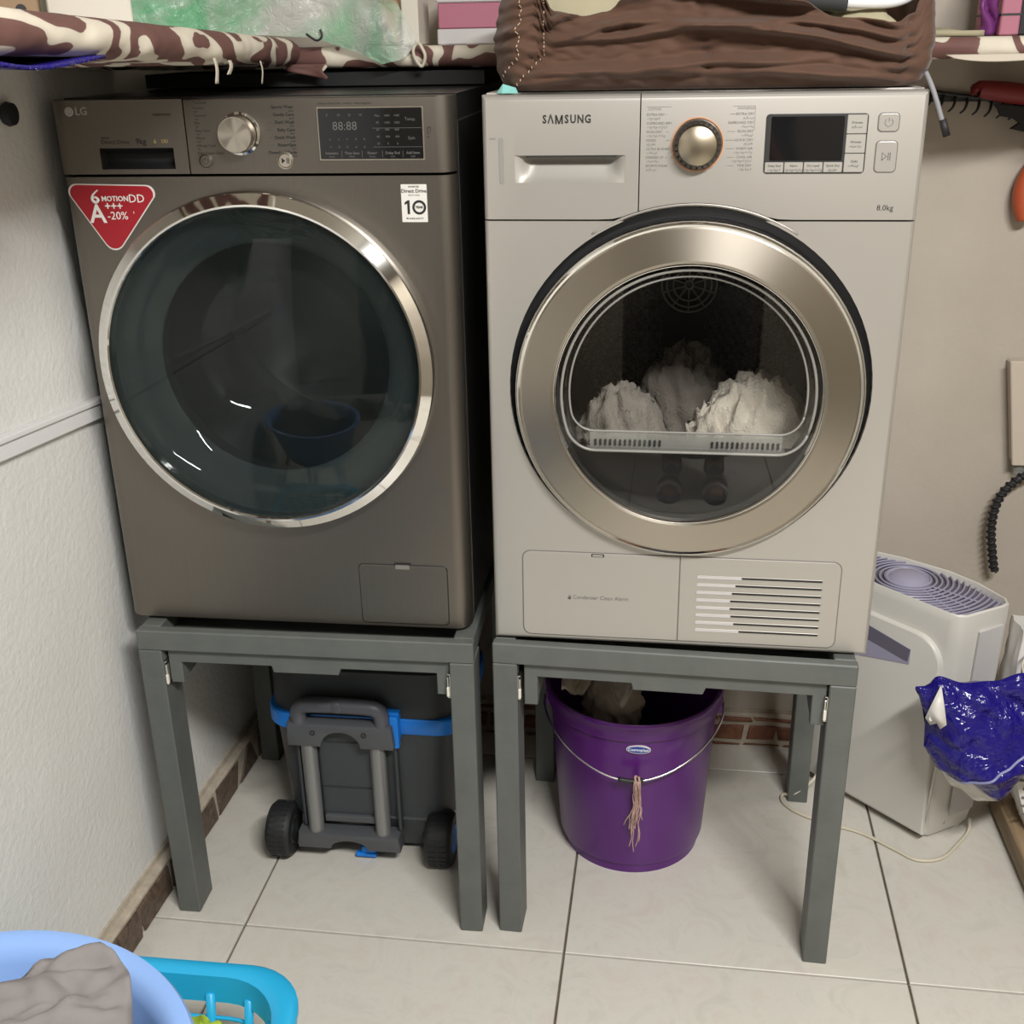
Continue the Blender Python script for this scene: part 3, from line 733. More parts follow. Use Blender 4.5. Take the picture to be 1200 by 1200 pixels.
B = ['EXTRA DRY', 'CUPBOARD DRY', 'IRON DRY', 'QUICK DRY', 'WARM AIR', 'COOL AIR', 'TIME DRY']
ARA = ['\u062a\u062c\u0641\u064a\u0641', '\u062a\u062c\u0641\u064a\u0641 \u062e\u0632\u0627\u0646\u0629', '\u062a\u062c\u0641\u064a\u0641 \u0643\u064a', '\u0645\u062e\u0644\u0648\u0637', '\u0628\u0637\u0627\u0646\u064a\u0629', '\u0641\u0633\u062a\u0627\u0646', '\u0645\u0644\u0627\u0628\u0633']
for k in range(7):
    z = .8215-.0112*k
    text('d_prog', A[k], .2290, z, .0046, YT); text('d_prog', ARA[k], .2300, z-.0046, .0040, YT)
    text('d_prog', B[k], .3735, z, .0046, YT, 'RIGHT'); text('d_prog', ARA[6-k], .3735, z-.0046, .0040, YT, 'RIGHT')
text('d_prog', 'COTTON', .2310, .8285, .0040, YT); text('d_prog', 'SYNTHETICS', .3735, .8285, .0040, YT, 'RIGHT')
b = NB()
for k in range(7):
    z = .8215-.0112*k; d = .0375 + .004*abs(3-k)*.4
    box(b, .2555, K2[0]-d, -.0005, -.0001, z-.00015, z+.00015); box(b, K2[0]+d, .3490, -.0005, -.0001, z-.00015, z+.00015)
box(b, .229, .262, -.0005, -.0001, .8315, .8318); box(b, .345, .3745, -.0005, -.0001, .8315, .8318); box(b, .3742, .3745, -.0005, -.0001, .8000, .8315)
o = obj('programme_lines', b, 'ink_grey', fas); o['kind'] = 'stuff'
TP('d_key', 'key_lettering', 'ink', fas)
for k, (x0, x1, z0, z1) in enumerate(key):
    s_ = ('Delay End', 'Alarm', 'Dry Level', 'Quick Dry', 'Child', 'Wrinkle', 'Dryness')[k]; text('d_key', s_, (x0+x1)/2, (z0+z1)/2+.002, .0042, -.0029, 'CENTER'); text('d_key', ARA[k % 7], (x0+x1)/2, (z0+z1)/2-.0032, .0038, -.0029, 'CENTER')
TP('d_kg', 'lettering', 'ink', fas); text('d_kg', '8.0kg', .545, .6975, .0105, YT)
# lower service panel: condenser flap and vented plate
b = prism2(rrect(.0475, .5485, .0115, .1635, .014), -.0007, .001, .0004, 1); obj('service_gap', b, 'ink_grey', dy)
o1 = [p for p in rrect(.0490, .5470, .0130, .1620, .0128)]
lf = [p for p in o1 if p[0] < .2985]; rg = [p for p in o1 if p[0] > .2985]
b = prism2([(.2985, .1620)] + lf + [(.2985, .0130)], -.0022, .002, .0010, 2); cf = obj('condenser_flap', b, 'silver', dy)
b = prism2([(.2997, .0130)] + [p for p in rg if p[1] < .08] + [p for p in rg if p[1] >= .08] + [(.2997, .1620)], -.0022, .002, .0010, 2); vp = obj('vent_plate', b, 'silver', dy)
bm = NB(); box(bm, .1590, .1795, -.0028, -.0012, .1560, .1615, .0005, 1); lt = obj('latch_slot', bm, 'ink', cf)
bm = NB(); box(bm, .1610, .1775, -.0034, -.0024, .1572, .1600, .0004, 1); obj('latch', bm, 'recess', cf)
TP('d_cond', 'lettering', 'ink_grey', cf); text('d_cond', 'Condenser Clean Alarm', .1295, .0835, .0098, -.0026, sx=.93)
bm = NB(); tube(bm, [(.1225, -.0026, .080), (.1265, -.0026, .080), (.1265, -.0026, .0838), (.1245, -.0026, .0868), (.1225, -.0026, .0838), (.1225, -.0026, .080)], .0004, 4, 1, False); box(bm, .1235, .1255, -.0028, -.0022, .081, .0835); obj('alarm_symbol', bm, 'ink', cf)
for k in range(8):
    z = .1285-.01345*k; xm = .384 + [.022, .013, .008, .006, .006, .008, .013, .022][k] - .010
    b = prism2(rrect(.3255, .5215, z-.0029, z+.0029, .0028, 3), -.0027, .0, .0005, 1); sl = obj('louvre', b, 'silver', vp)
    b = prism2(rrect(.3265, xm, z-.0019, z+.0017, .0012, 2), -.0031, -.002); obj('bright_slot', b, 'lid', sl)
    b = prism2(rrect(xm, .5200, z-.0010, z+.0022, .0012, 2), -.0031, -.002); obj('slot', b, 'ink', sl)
# door
bm = NB(); lathe(bm, [(Rh+.0005, .001), (.2655, .014), (.259, .020), (.244, .022)], cx=HC[0], cz=HC[1], n=96, axis='Y'); obj('door_seat', bm, 'black_plastic', dy, True, 40)
bm = NB(); lathe(bm, [(.2565, .020), (.2575, .004), (.2570, -.008), (.2545, -.0145), (.2515, -.0165), (.2485, -.0155)], cx=C2[0], cz=C2[1], n=112, axis='Y'); obj('door_rim', bm, 'chrome', dy, True, 50)
m, t, b0 = nt('turned_steel')
M['turned'] = m
tc = t.nodes.new('ShaderNodeTexCoord'); sp = t.nodes.new('ShaderNodeSeparateXYZ'); lk(t, tc.outputs['Object'], sp.inputs[0])
b0.inputs['Metallic'].default_value = 1; b0.inputs['Roughness'].default_value = .33; b0.inputs['Base Color'].default_value = (.47, .425, .36, 1)
b0.inputs['Anisotropic'].default_value = .75; b0.inputs['Anisotropic Rotation'].default_value = .25
tg = t.nodes.new('ShaderNodeTangent'); tg.direction_type = 'RADIAL'; tg.axis = 'Y'; lk(t, tg.outputs[0], b0.inputs['Tangent'])
bm = NB(); lathe(bm, [(.2487, -.0152), (.2460, -.0170), (.2020, -.0215), (.1985, -.0205), (.1965, -.0120)], cx=0, cz=0, n=112, axis='Y')
o = obj('door_ring', bm, 'turned', dy, True, 12); o.location = (C2[0], 0, C2[1])
bm = NB(); lathe(bm, [(.1990, -.0196), (.1972, -.0204), (.1952, -.0196), (.1945, -.010)], cx=C2[0], cz=C2[1], n=96, axis='Y'); obj('window_bezel', bm, 'chrome', dy, True, 50)
bm = NB(); lathe(bm, [(.1962, -.0170), (.12, -.0188), (0, -.0195)], cx=C2[0], cz=C2[1], n=72, axis='Y'); obj('door_window', bm, 'clear_glass', dy, True)
bm = NB(); lathe(bm, [(.2, -.012), (.2, .03), (.24, .045), (.262, .05), (.262, .07), (.25, .075), (.2, .09)], cx=C2[0], cz=C2[1], n=64, axis='Y'); obj('door_back', bm, 'gasket', dy, True, 40)
# the inner clear bowl with a flat bottom and the lint comb
zc = .3625
def dshape(r, zb, rc, n=56):
    cx, cz = C2; pts = []
    a_b = math.asin(max(-1, (zb+rc-cz)/(r-rc)))   # centre of the corner arcs
    xc = math.sqrt((r-rc)**2-(zb+rc-cz)**2)
    for k in range(n+1):
        a = a_b + (PI-2*a_b)*k/n; pts.append((cx+r*cos(a), cz+r*sin(a)))
    for k in range(1, 9):
        a = (PI-a_b) + (1.5*PI-(PI-a_b))*k/8; pts.append((cx-xc+rc*cos(a), zb+rc+rc*sin(a)))
    for k in range(0, 8):
        a = 1.5*PI + (2*PI+a_b-1.5*PI)*k/8; pts.append((cx+xc+rc*cos(a), zb+rc+rc*sin(a)))
    return pts
bm = NB(); rings = []
for r, zb, rc, y in ((.1875, .338, .045, -.012), (.186, .338, .045, .02), (.183, .340, .045, .075), (.174, .346, .042, .085), (.12, .38, .03, .088)):
    rings.append([bm.verts.new((x, y, z)) for x, z in dshape(r, zb, rc)])
for A_, B_ in zip(rings, rings[1:]):
    for k in range(len(A_)): bm.faces.new((A_[k], A_[(k+1) % len(A_)], B_[(k+1) % len(A_)], B_[k]))
bm.faces.new(rings[-1]); obj('inner_bowl', bm, 'dryer_bowl', dy, True, 50)
# clear bowl rim, its highlights painted as two pale beads; flat band between
for r, zb, rc, y, tr_ in ((.187, .338, .046, -.008, .0022), (.176, .3655, .036, .004, .0017)):
    P_ = dshape(r, zb, rc); P_ = P_+P_[:1]
    bm = NB(); tube(bm, [(x, y, z) for x, z in P_], tr_, 8, 1, False); obj('bowl_rim', bm, 'rim_highlight', dy, True)
bm = NB(); box(bm, .150, .448, -.004, .060, .3385, .3405); box(bm, .155, .443, .002, .004, .3405, .3640); obj('lint_lip', bm, 'clear_plastic', dy)
bm = prism2([(C2[0]+.1945*cos(math.radians(206+128*k/24)), C2[1]+.1945*sin(math.radians(206+128*k/24))) for k in range(25)], .014, .018); obj('door_liner', bm, 'black_side', dy)
for s0 in (.162, .338):
    for k in range(14):
        bm = NB(); x = s0+k*.0075; box(bm, x, x+.0034, -.0008, .0018, .3440, .3535, .0004, 1); obj('lint_slot', bm, 'gasket', dy)
# drum, back plate with air grille
bm = NB(); lathe(bm, [(.2, .09), (.262, .10), (.266, .12), (.266, .50)], cx=C2[0], cz=C2[1], n=64, axis='Y'); dd2 = obj('drum', bm, 'dryer_drum', dy, True, 40)
bm = NB(); lathe(bm, [(.266, .50), (.25, .512), (.0, .515)], cx=C2[0], cz=C2[1], n=48, axis='Y'); bp = obj('drum_back', bm, 'dryer_back', dy, True, 40)
bm = NB()
GX, GZ = .303, .490
for r in (.006, .028, .040, .0495): lathe(bm, [(r, .511), (r, .503), (r+.003, .503), (r+.003, .511)], cx=GX, cz=GZ, n=40, axis='Y')
for k in range(10):
    q = NB(); box(q, -.001, .001, .505, .511, .008, .050); join(bm, q, Matrix.Translation((GX, 0, GZ)) @ Matrix.Rotation(2*PI*k/10, 4, 'Y'))
obj('air_grille', bm, 'lid', bp)
# perforation pattern on the back plate (hexagonal holes), too small to pick apart
bm = NB()
for i in range(-14, 15):
    for j in range(-12, 13):
        x = C2[0] + i*.0165 + (.00825 if j % 2 else 0); z = C2[1] + j*.0143
        d = math.hypot(x-C2[0], z-C2[1]); dg = math.hypot(x-GX, z-GZ)
        if .0 < dg < .062 or d > .225 or abs(x-C2[0]) < .04: continue
        pts = circ(x, z, .0068, 6); inn = circ(x, z, .0052, 6)
        va = [bm.verts.new((a, .5105, b_)) for a, b_ in pts]; vb = [bm.verts.new((a, .5085, b_)) for a, b_ in inn]
        for k in range(6): bm.faces.new((va[k], va[(k+1) % 6], vb[(k+1) % 6], vb[k]))
o = obj('perforations', bm, 'recess', bp); o['kind'] = 'stuff'
for k in range(3):
    a = PI*1.05+k*2*PI/3; bm = NB()
    def pad(u, v, a=a):
        th = a + .12*(2*u-1); r = .265 - .045*cos((2*u-1)*PI/2); return (C2[0]+r*cos(th), .14+.35*v, C2[1]+r*sin(th))
    sheet(bm, pad, 8, 3); obj('lifter', bm, 'recess', dd2, True)
# towels inside the drum (things of their own)
def blob(bm, c, r, seed, amp=.25, n=28, fr=3.2, flat=1):
    def f(u, v):
        th = 2*PI*u; ph = PI*v
        d = Vector((sin(ph)*cos(th), sin(ph)*sin(th), cos(ph)))
        k = 1 + amp*(1-abs(2*noise.noise(d*fr+Vector((seed, 0, 0))))) - amp*.6 + .08*noise.noise(d*9+Vector((seed, 3, 1)))
        p = Vector((d.x*r[0], d.y*r[1], d.z*r[2]))*k
        return Vector(c)+p
    sheet(bm, f, n*2, n, True); bmesh.ops.remove_doubles(bm, verts=bm.verts[:], dist=1e-5)
Dm = Matrix.Translation(dy.location) @ Matrix.Rotation(-.0134, 4, 'Z')
def towel(lst, m, label, seed, name='towel'):
    bm = NB()
    for k, (c, r) in enumerate(lst): blob(bm, c, r, seed+k*5.3, .32)
    bmesh.ops.transform(bm, matrix=Dm, verts=bm.verts[:])
    o = obj(name, bm, m, None, True); tag(o, label, 'towel'); return o
towel([((.415, .185, .270), (.095, .085, .130)), ((.350, .165, .250), (.055, .06, .110))], 'white_towel', 'crumpled white towel inside the tumble dryer, right of the drum', 2.2)
towel([((.195, .19, .250), (.075, .08, .125))], 'grey_towel', 'grey towel inside the tumble dryer, left of the white towel', 8.1)
towel([((.300, .36, .275), (.085, .07, .130))], 'grey_towel', 'dark grey cloth between the two towels inside the dryer', 14.7)

# ------------------------------------------------------------------ cloth-wrapped shelves
def wrapped_board(bm, x0, x1, y0, y1, zt, th, nx, ny, seed, amp=.004):
    """board wrapped in cloth: rounded nose, slightly lumpy; zt(x,y) gives the top"""
    nose = .5*th
    def prof(v):
        # v 0..1 round the section (y,z) from back-bottom, nose, to back-top
        if v < .35: k = v/.35; return (y1 + (y0+nose-y1)*k, -th)
        if v < .65:
            a = -PI/2 - PI*(v-.35)/.30; return (y0+nose+nose*cos(a), -th/2+nose*sin(a))
        k = (v-.65)/.35; return (y0+nose + (y1-y0-nose)*k, 0)
    return prof
def shelf(name, label, frame, L, D, zt0, slope, th, seed, n=120):
    bm = NB(); nose = th*.5
    def f(u, v):
        x = L*u
        if v < .3: k = v/.3; y, z = D + (nose-D)*k, -th
        elif v < .7: a = -PI/2 - PI*(v-.3)/.4; y, z = nose+nose*cos(a), -th/2+nose*sin(a)
        else: k = (v-.7)/.3; y, z = nose + (D-nose)*k, 0
        d = .0035*fbm(x*14, seed, v*5) + .0022*abs(noise.noise(Vector((x*30, seed+3, v*7))))
        lo = .5*(1-z/-th*-1) if False else 0
        if v < .55: z -= max(0, .006*noise.noise(Vector((x*11, seed+9, 0))))
        if .22 < v < .78: y -= d
        return frame(x, y, zt0 + slope*x + z)
    g = sheet(bm, f, n, 26)
    for side in (g[0], g[-1]): bm.faces.new(side)
    o = obj(name, bm, 'damask', None, True, 50); tag(o, label, 'shelf'); return o
FB = lambda x, y, z: (x+.012, y+.295, z)
back_shelf = shelf('wall_shelf', 'back wall shelf board wrapped in brown and cream patterned cloth, behind the brown bag', FB, 2.30, .34, 1.520, -.002, .032, 1.0, 240)
FL = lambda x, y, z: (.205 - y, -.80 + x, z)
def left_frame(x, y, z):
    yy = -1.20+x; xw = wl(yy)+.003; xx = .300 - y*(.300-xw)/.25
    return (xx, yy, z)
left_shelf = shelf('wall_shelf', 'left wall shelf board wrapped in brown and cream patterned cloth, under the green plastic bag', left_frame, 1.485, .25, 1.583, -.033, .042, 4.0, 170)
for (y, x, zt, ln, wd, bend) in ((-.105, .3005, 1.510, .032, .010, .004), (-.048, .3005, 1.506, .018, .012, -.004), (.082, .3005, 1.503, .032, .004, .003)):
    bm = NB()
    def f(u, v, y=y, x=x, zt=zt, ln=ln, wd=wd, bend=bend): return (x+.002*sin(v*4), y+(u-.5)*wd*(1-.4*v+.6*v*v)+bend*v*v, zt-ln*v)
    sheet(bm, f, 4, 8); o = obj('cloth_tag', bm, 'cream_cloth', left_shelf, True); solid(o, .0012)
bm = NB(); sheet(bm, lambda u, v: (.27+.07*u+.004*sin(9*v), .291-.003*sin(u*7), 1.494-.024*v*(.4+.6*u)), 10, 6); o = obj('cloth_flap', bm, 'damask', back_shelf, True); solid(o, .0012)
bm = NB(); sheet(bm, lambda u, v: (1.325+.20*u, .291-.004*sin(u*9)-.004*v, 1.492-.014*v*(sin(PI*u)**.6)*(1-.5*u)), 16, 5); o = obj('cloth_flap', bm, 'cream_cloth', back_shelf, True); solid(o, .0012)
bm = NB(); tube(bm, [(.497, .287, 1.526), (.490, .284, 1.512), (.494, .286, 1.497), (.503, .287, 1.488), (.509, .286, 1.504), (.501, .285, 1.522)], .0028, 6); obj('tie_string', bm, 'cord', back_shelf, True)

# things on the shelves
def rbox(name, label, cat, c, size, rz, m, par=None, bev=.002):
    t = thing(name, label, cat, c, rz); bm = NB(); box(bm, -size[0]/2, size[0]/2, -size[1]/2, size[1]/2, 0, size[2], bev, 1); obj('body', bm, m, t); return t
rz = math.radians(24); e1 = Vector((cos(rz), sin(rz), 0)); e2 = Vector((-sin(rz), cos(rz), 0))
P = Vector((.146, .005, 0)) - e1*.056 + e2*.04
t = rbox('cream_carton', 'plain cream carton on the left shelf beside the green plastic bag', 'box', (P.x, P.y, 1.546), (.112, .078, .16), rz, 'cream_card')
bm = NB(); box(bm, -.058, .058, -.041, .041, .1605, .168, .001, 1); obj('lid', bm, 'cream_card', t)
P = Vector((.058, -.058, 0)) - e1*.030 + e2*.038
t = rbox('cardboard_carton', 'small brown cardboard carton with a round hole on the left shelf', 'box', (P.x-.006, P.y-.02, 1.549), (.056, .056, .10), rz, 'card')
bm = prism2(circ(.006, .026, .007, 20), -.0287, -.0270); obj('hole', bm, 'ink', t)
# green plastic bag
gb = thing('plastic_bag', 'crumpled translucent green and white plastic bag on the left corner of the shelves', 'bag', (.30, .33, 1.522))
def gpath(u):
    P = [(.062, .17, 1.543), (.15, .20, 1.543), (.205, .235, 1.541), (.25, .262, 1.539), (.33, .274, 1.534), (.40, .278, 1.510), (.44, .277, 1.4925), (.475, .279, 1.500), (.497, .283, 1.523)]
    k = u*(len(P)-1); i = min(int(k), len(P)-2); f = k-i
    return Vector(P[i]).lerp(Vector(P[i+1]), f)
def gfn(u, v):
    b = gpath(u); hgt = .17*(.75+.4*sin(PI*min(1, u*1.1)))*(1-.35*u**4); a = v*PI*.62
    out = Vector((.55, -.8, 0)).normalized()
    p = b + Vector((0, 0, hgt*sin(a)*.95)) - out*(.16*(1-cos(a)))
    p += Vector((.10*(.5-u), 0, 0))*v*.6
    c = .020*fbm(p.x*12, p.y*12, p.z*12) + .012*abs(noise.noise(Vector((p.x*26, p.z*20, 7))))
    k = min(1, v*5)
    return p + out*c*k*1.1 + Vector((0, 0, 1))*c*.4*k
bm = NB(); sheet(bm, gfn, 64, 34); o = obj('film', bm, 'green_film', gb, True); o.location = -Vector(gb.location)
bm = NB(); tube(bm, [(.318, .272, 1.540), (.335, .268, 1.530), (.345, .268, 1.536), (.342, .270, 1.546)], .0018, 5); o = obj('tie', bm, 'ink', gb, True); o.location = -Vector(gb.location)
# blue folded sheet tucked under the left shelf
bm = NB(); sheet(bm, lambda u, v: (.06+.238*v, -.68+.26*u, 1.5195-.006*u+.003*sin(u*5+v*3)-.006*sin(PI*u)*v), 14, 8); o = obj('blue_plastic_sheet', bm, 'bag_blue', None, True); solid(o, .004); tag(o, 'folded blue plastic sheet tucked under the left patterned shelf', 'plastic sheet')
# upright white box, brown paper, pink boxes
t = rbox('white_carton', 'narrow white upright box at the end of the green bag on the shelf', 'box', (.4525, .50, 1.5195), (.030, .10, .20), 0, 'cream_card')
bm = NB(); sheet(bm, lambda u, v: (.398+.036*u+.004*sin(v*13+u*3), .455+.010*sin(u*6+v*9), 1.5195+.19*v), 8, 24); o = obj('brown_paper', bm, 'card', None, True); solid(o, .003); tag(o, 'crumpled brown paper standing between the green bag and the narrow white box', 'paper')
t = rbox('grey_carton', 'flat grey box under the pink box on the shelf', 'box', (.590, .53, 1.5190), (.180, .16, .0255), 0, 'lid')
t = rbox('pink_box', 'pink box with a grey lid behind the brown fabric bag', 'box', (.590, .53, 1.5450), (.176, .156, .0410), 0, 'pink')
bm = NB(); box(bm, -.090, .090, -.080, .080, .0412, .066, .002, 1); obj('lid', bm, 'lid', t)
t = rbox('pink_carton', 'pink box with a dark band at the right end of the shelf', 'box', (1.440, .47, 1.518), (.030, .16, .12), 0, 'pink')
bm = NB(); box(bm, -.0155, .0155, -.0805, .0805, .029, .0325); obj('band', bm, 'ink', t)
t = rbox('black_carton', 'black box beside the pink box at the right end of the shelf', 'box', (1.515, .49, 1.518), (.112, .16, .14), 0, 'black_plastic')
bm = NB(); box(bm, -.057, .057, -.081, .081, .1405, .15, .002, 1); obj('lid', bm, 'black_plastic', t)
bm = NB(); sheet(bm, lambda u, v: (1.398+.024*u+.004*sin(v*11), .41+.006*sin(u*7+v*12)-.02*v, 1.519+.10*v), 8, 20); o = obj('purple_packet', bm, 'purple_pack', None, True); solid(o, .006); tag(o, 'small crinkled purple packet leaning beside the pink box on the shelf', 'packet')
bm = NB(); sheet(bm, lambda u, v: (1.315+.08*u, .36+.18*v, 1.5225+.006*sin(u*5)*sin(v*3)), 8, 8); o = obj('folded_cloth', bm, 'beige', None, True); solid(o, .008); tag(o, 'flat folded beige cloth on the right part of the shelf', 'cloth')
# flat black piece added to fill the black band between washing machine and shelf
t = thing('black_filler', 'flat black filler piece lying on top of the dark grey washing machine', 'tray', (.345, .42, HS+.0016+WH+.0042))
bm = NB(); box(bm, -.33, .255, -.10, .10, 0, .004); box(bm, -.33, .255, -.10, -.094, .004, .022); box(bm, -.33, .255, .094, .10, .004, .022); box(bm, -.33, -.324, -.094, .094, .004, .022); box(bm, .249, .255, -.094, .094, .004, .022); obj('body', bm, 'black_plastic', t)

# ------------------------------------------------------------------ brown drawstring fabric bag on the dryer
bg = thing('fabric_bag', 'large gathered brown fabric bag with drawstring lying on top of the silver dryer', 'bag', (.955, .13, HS+WH+.007))
BX0, BX1, BY0, BY1 = .668, 1.243, -.006, .284; BZ = HS+.0016+WH+.0040; RC = .055
def plan(s):
    """s 0..1 front left corner -> front -> right -> back -> left, as (x, y, outward normal)"""
    w_, d_ = BX1-BX0, BY1-BY0; segs = [w_-2*RC, PI/2*RC, d_-2*RC, PI/2*RC, w_-2*RC, PI/2*RC, d_-2*RC, PI/2*RC]; tot = sum(segs); q = s*tot
    k = 0
    while k < 7 and q > segs[k]: q -= segs[k]; k += 1
    if k == 0: return (BX0+RC+q, BY0, 0, -1)
    if k == 2: return (BX1, BY0+RC+q, 1, 0)
    if k == 4: return (BX1-RC-q, BY1, 0, 1)
    if k == 6: return (BX0, BY1-RC-q, -1, 0)
    cx, cy, a0 = {1: (BX1-RC, BY0+RC, -PI/2), 3: (BX1-RC, BY1-RC, 0), 5: (BX0+RC, BY1-RC, PI/2), 7: (BX0+RC, BY0+RC, PI)}[k]
    a = a0 + q/RC; return (cx+RC*cos(a), cy+RC*sin(a), cos(a), sin(a))
def lerp_pts(P, x):
    if x <= P[0][0]: return P[0][1]
    for (a, b), (c, d) in zip(P, P[1:]):
        if x <= c: k = (x-a)/(c-a); k = k*k*(3-2*k); return b + (d-b)*k
    return P[-1][1]
RIM = [(.66, 1.625), (.715, 1.605), (.745, 1.560), (.785, 1.553), (.815, 1.558), (.85, 1.580), (.92, 1.600), (1.0, 1.595), (1.06, 1.565), (1.12, 1.545), (1.19, 1.538), (1.215, 1.548), (1.235, 1.59), (1.25, 1.62)]
def folds(x, z, y):
    if y > .12: return .006*fbm(x*8, y*8, z*22)
    s = (x-BX0)/(BX1-BX0); t = (z-BZ)/.13
    d = 0
    for c0, h, p, wd, am in ((.02, .17, .8, .07, .012), (.17, .10, 1.4, .06, .010), (.22, .42, .75, .055, .015), (.40, .22, 1.3, .05, .012), (.50, .42, .9, .05, .014), (.68, .22, .7, .045, .010), (.80, .30, 1.2, .06, .012)):
        c = c0 + h*sin(PI*min(1, max(0, s))**p) + .05*noise.noise(Vector((s*5, c0*17, 1)))
        e = (t-c)/wd; k = max(0, 1-abs(e)) if e < 0 else max(0, 1-abs(e)*.55)
        d += 2.0*am*k*k*(3-2*k)*(.6+.8*noise.noise(Vector((s*4, c0*31, 5))))
    d += .008*fbm(s*7, t*4, 2) + .006*abs(noise.noise(Vector((s*16+t*5, t*9-s*3, 4))))
    cs = math.exp(-((x-(.955-.02*t))/.006)**2); d -= .007*cs*(.6+.4*sin(t*40))
    gl = math.exp(-((x-(.722-.14*max(0, .35-t)))/.020)**2)*min(1, max(0, (x-.688)/.018)); gr = math.exp(-((x-1.216)/.020)**2)*min(1, max(0, (1.236-x)/.012))
    gsum = gl+gr
    d = d*(1-.8*min(1, gsum)) - .010*min(1, gsum) + .0055*gsum*max(0, 1-max(0, y-BY0)/.03)*sin(t*2*PI*8+4*noise.noise(Vector((s*30, t*3, 0))))
    ef = min(1, max(0, (x-.682)/.03))*min(1, max(0, (1.238-x)/.025)); return d*(.15+.85*ef)
def bagpt(s, v):
    x, y, nx, ny = plan(s)
    zr = lerp_pts(RIM, x) if y < .10 else 1.62
    if .0 <= y < .10: zr = zr + (1.62-zr)*max(0, y-.03)/.07 if y > .03 else zr
    z = BZ + (zr-BZ)*v
    belly = .010*sin(PI*min(1, (z-BZ)/.12))
    fr = 1-math.exp(-(z-BZ)/.006)
    d = (folds(x, z, y)+belly)*fr - .012*(1-fr)
    lim = .012 if y > .2 else 1
    d = min(d, lim)
    return Vector((x+nx*d, y+ny*d, z))
bm = NB(); g = sheet(bm, bagpt, 300, 60, True)
o = obj('outer_cloth', bm, 'brown', bg, True); o.location = -Vector(bg.location); solid(o, .0016, -1)
def liner(s, v):
    x, y, nx, ny = plan(s); r = .010 + .05*v*v
    z = 1.50 + (.115 if x < 1.0 else .052)*v + (.010*fbm(x*14, y*14, 3) if v > .3 else 0)
    return Vector((x-nx*r, y-ny*r+.0, z)) + Vector((nx, ny, 0))*.006*fbm(x*11, z*20, 1)
bm = NB(); g = sheet(bm, liner, 160, 14, True); bm.faces.new([r[-1] for r in g]); o = obj('lining', bm, 'beige', bg, True); o.location = -Vector(bg.location)
# stitching down the left gather and the gathers' drawstring
def onbag(x, t, off=.0012):
    best = min((abs(plan(s/600)[0]-x) + (9 if plan(s/600)[1] > .1 else 0), s/600) for s in range(600))[1]
    z = BZ+.13*t; zr = lerp_pts(RIM, x); p = bagpt(best, min(1, (z-BZ)/(zr-BZ))); q = plan(best); return p + Vector((q[2], q[3], 0))*off
for xs in (.703, .730):
    bm = NB()
    for k in range(26):
        t0 = .06+k*.042; xx = xs-.14*max(0, .35-t0)*.9
        a, b = onbag(xx, t0), onbag(xx, t0+.022); tube(bm, [a, b], .0007, 4, 1, False)
    o = obj('stitching', bm, 'stitch', bg); o.location = -Vector(bg.location); o['kind'] = 'stuff'
bm = NB(); tube(bm, [(1.236, -.012, 1.476), (1.243, -.022, 1.460), (1.250, -.026, 1.443), (1.262, -.028, 1.412)], .0034, 8); o = obj('drawstring', bm, 'cordgrey', bg, True); o.location = -Vector(bg.location)
bm = NB(); tube(bm, [(1.2605, -.028, 1.418), (1.2685, -.0285, 1.397)], .0050, 10, 1, False); o = obj('cord_tip', bm, 'black_plastic', bg, True); o.location = -Vector(bg.location)
# white metal frame tube with a black foam sleeve on the bag
fr = thing('metal_frame', 'bent white metal tube with black foam sleeve lying on the brown fabric bag', 'frame', (1.15, .04, 1.55))
pts = [(.98, .050, 1.580), (1.06, .045, 1.571), (1.13, .040, 1.5640), (1.185, .038, 1.5625), (1.212, .045, 1.568), (1.224, .065, 1.578), (1.226, .11, 1.60), (1.224, .20, 1.64)]
bm = NB(); tube(bm, pts, .0075, 12); o = obj('tube', bm, 'white_tube', fr, True); o.location = -Vector(fr.location)
bm = NB(); tube(bm, [(1.075, .0440, 1.5695), (1.105, .0418, 1.5665), (1.135, .0398, 1.5638)], .0125, 14, 4); o = obj('foam_sleeve', bm, 'foam', fr, True); o.location = -Vector(fr.location)
bm = NB(); v = [bm.verts.new(p) for p in ((.664, .0, HS+WH+.0035), (.672, -.007, HS+WH+.0035), (.694, -.004, HS+WH+.0035), (.690, .004, HS+WH+.010), (.672, .004, HS+WH+.015), (.668, .010, HS+WH+.004))]; [bm.faces.new([v[i] for i in q]) for q in ((0, 1, 4), (1, 2, 3, 4), (0, 4, 5), (4, 3, 5))]
o = obj('teal_cloth', bm, 'teal_rag'); solid(o, .001); tag(o, 'scrap of teal cloth at the left corner of the dryer top', 'cloth')

# ------------------------------------------------------------------ cool box under the left stand
cb = thing('cool_box', 'dark grey wheeled cool box with blue band and telescopic handle under the left stand', 'cool box', (.355, .30, 0))
def ringbox(bm, spec, n=6, cap=True):
    rings = []
    for (x0, x1, y0, y1, r, z) in spec: rings.append([bm.verts.new((x-.355, y-.30, z)) for x, y in rrect(x0, x1, y0, y1, r, n)])
    for A, B in zip(rings, rings[1:]):
        for k in range(len(A)): bm.faces.new((A[k], A[(k+1) % len(A)], B[(k+1) % len(A)], B[k]))
    if cap: bm.faces.new(rings[0]); bm.faces.new(rings[-1])
bm = NB(); ringbox(bm, [(.215, .500, .175, .43, .05, .020), (.205, .510, .168, .44, .05, .055), (.186, .520, .160, .445, .06, .082), (.182, .524, .157, .447, .06, .092), (.180, .527, .160, .447, .06, .096), (.165, .549, .152, .453, .072, .303)])
obj('body', bm, 'slate', cb, True, 35)
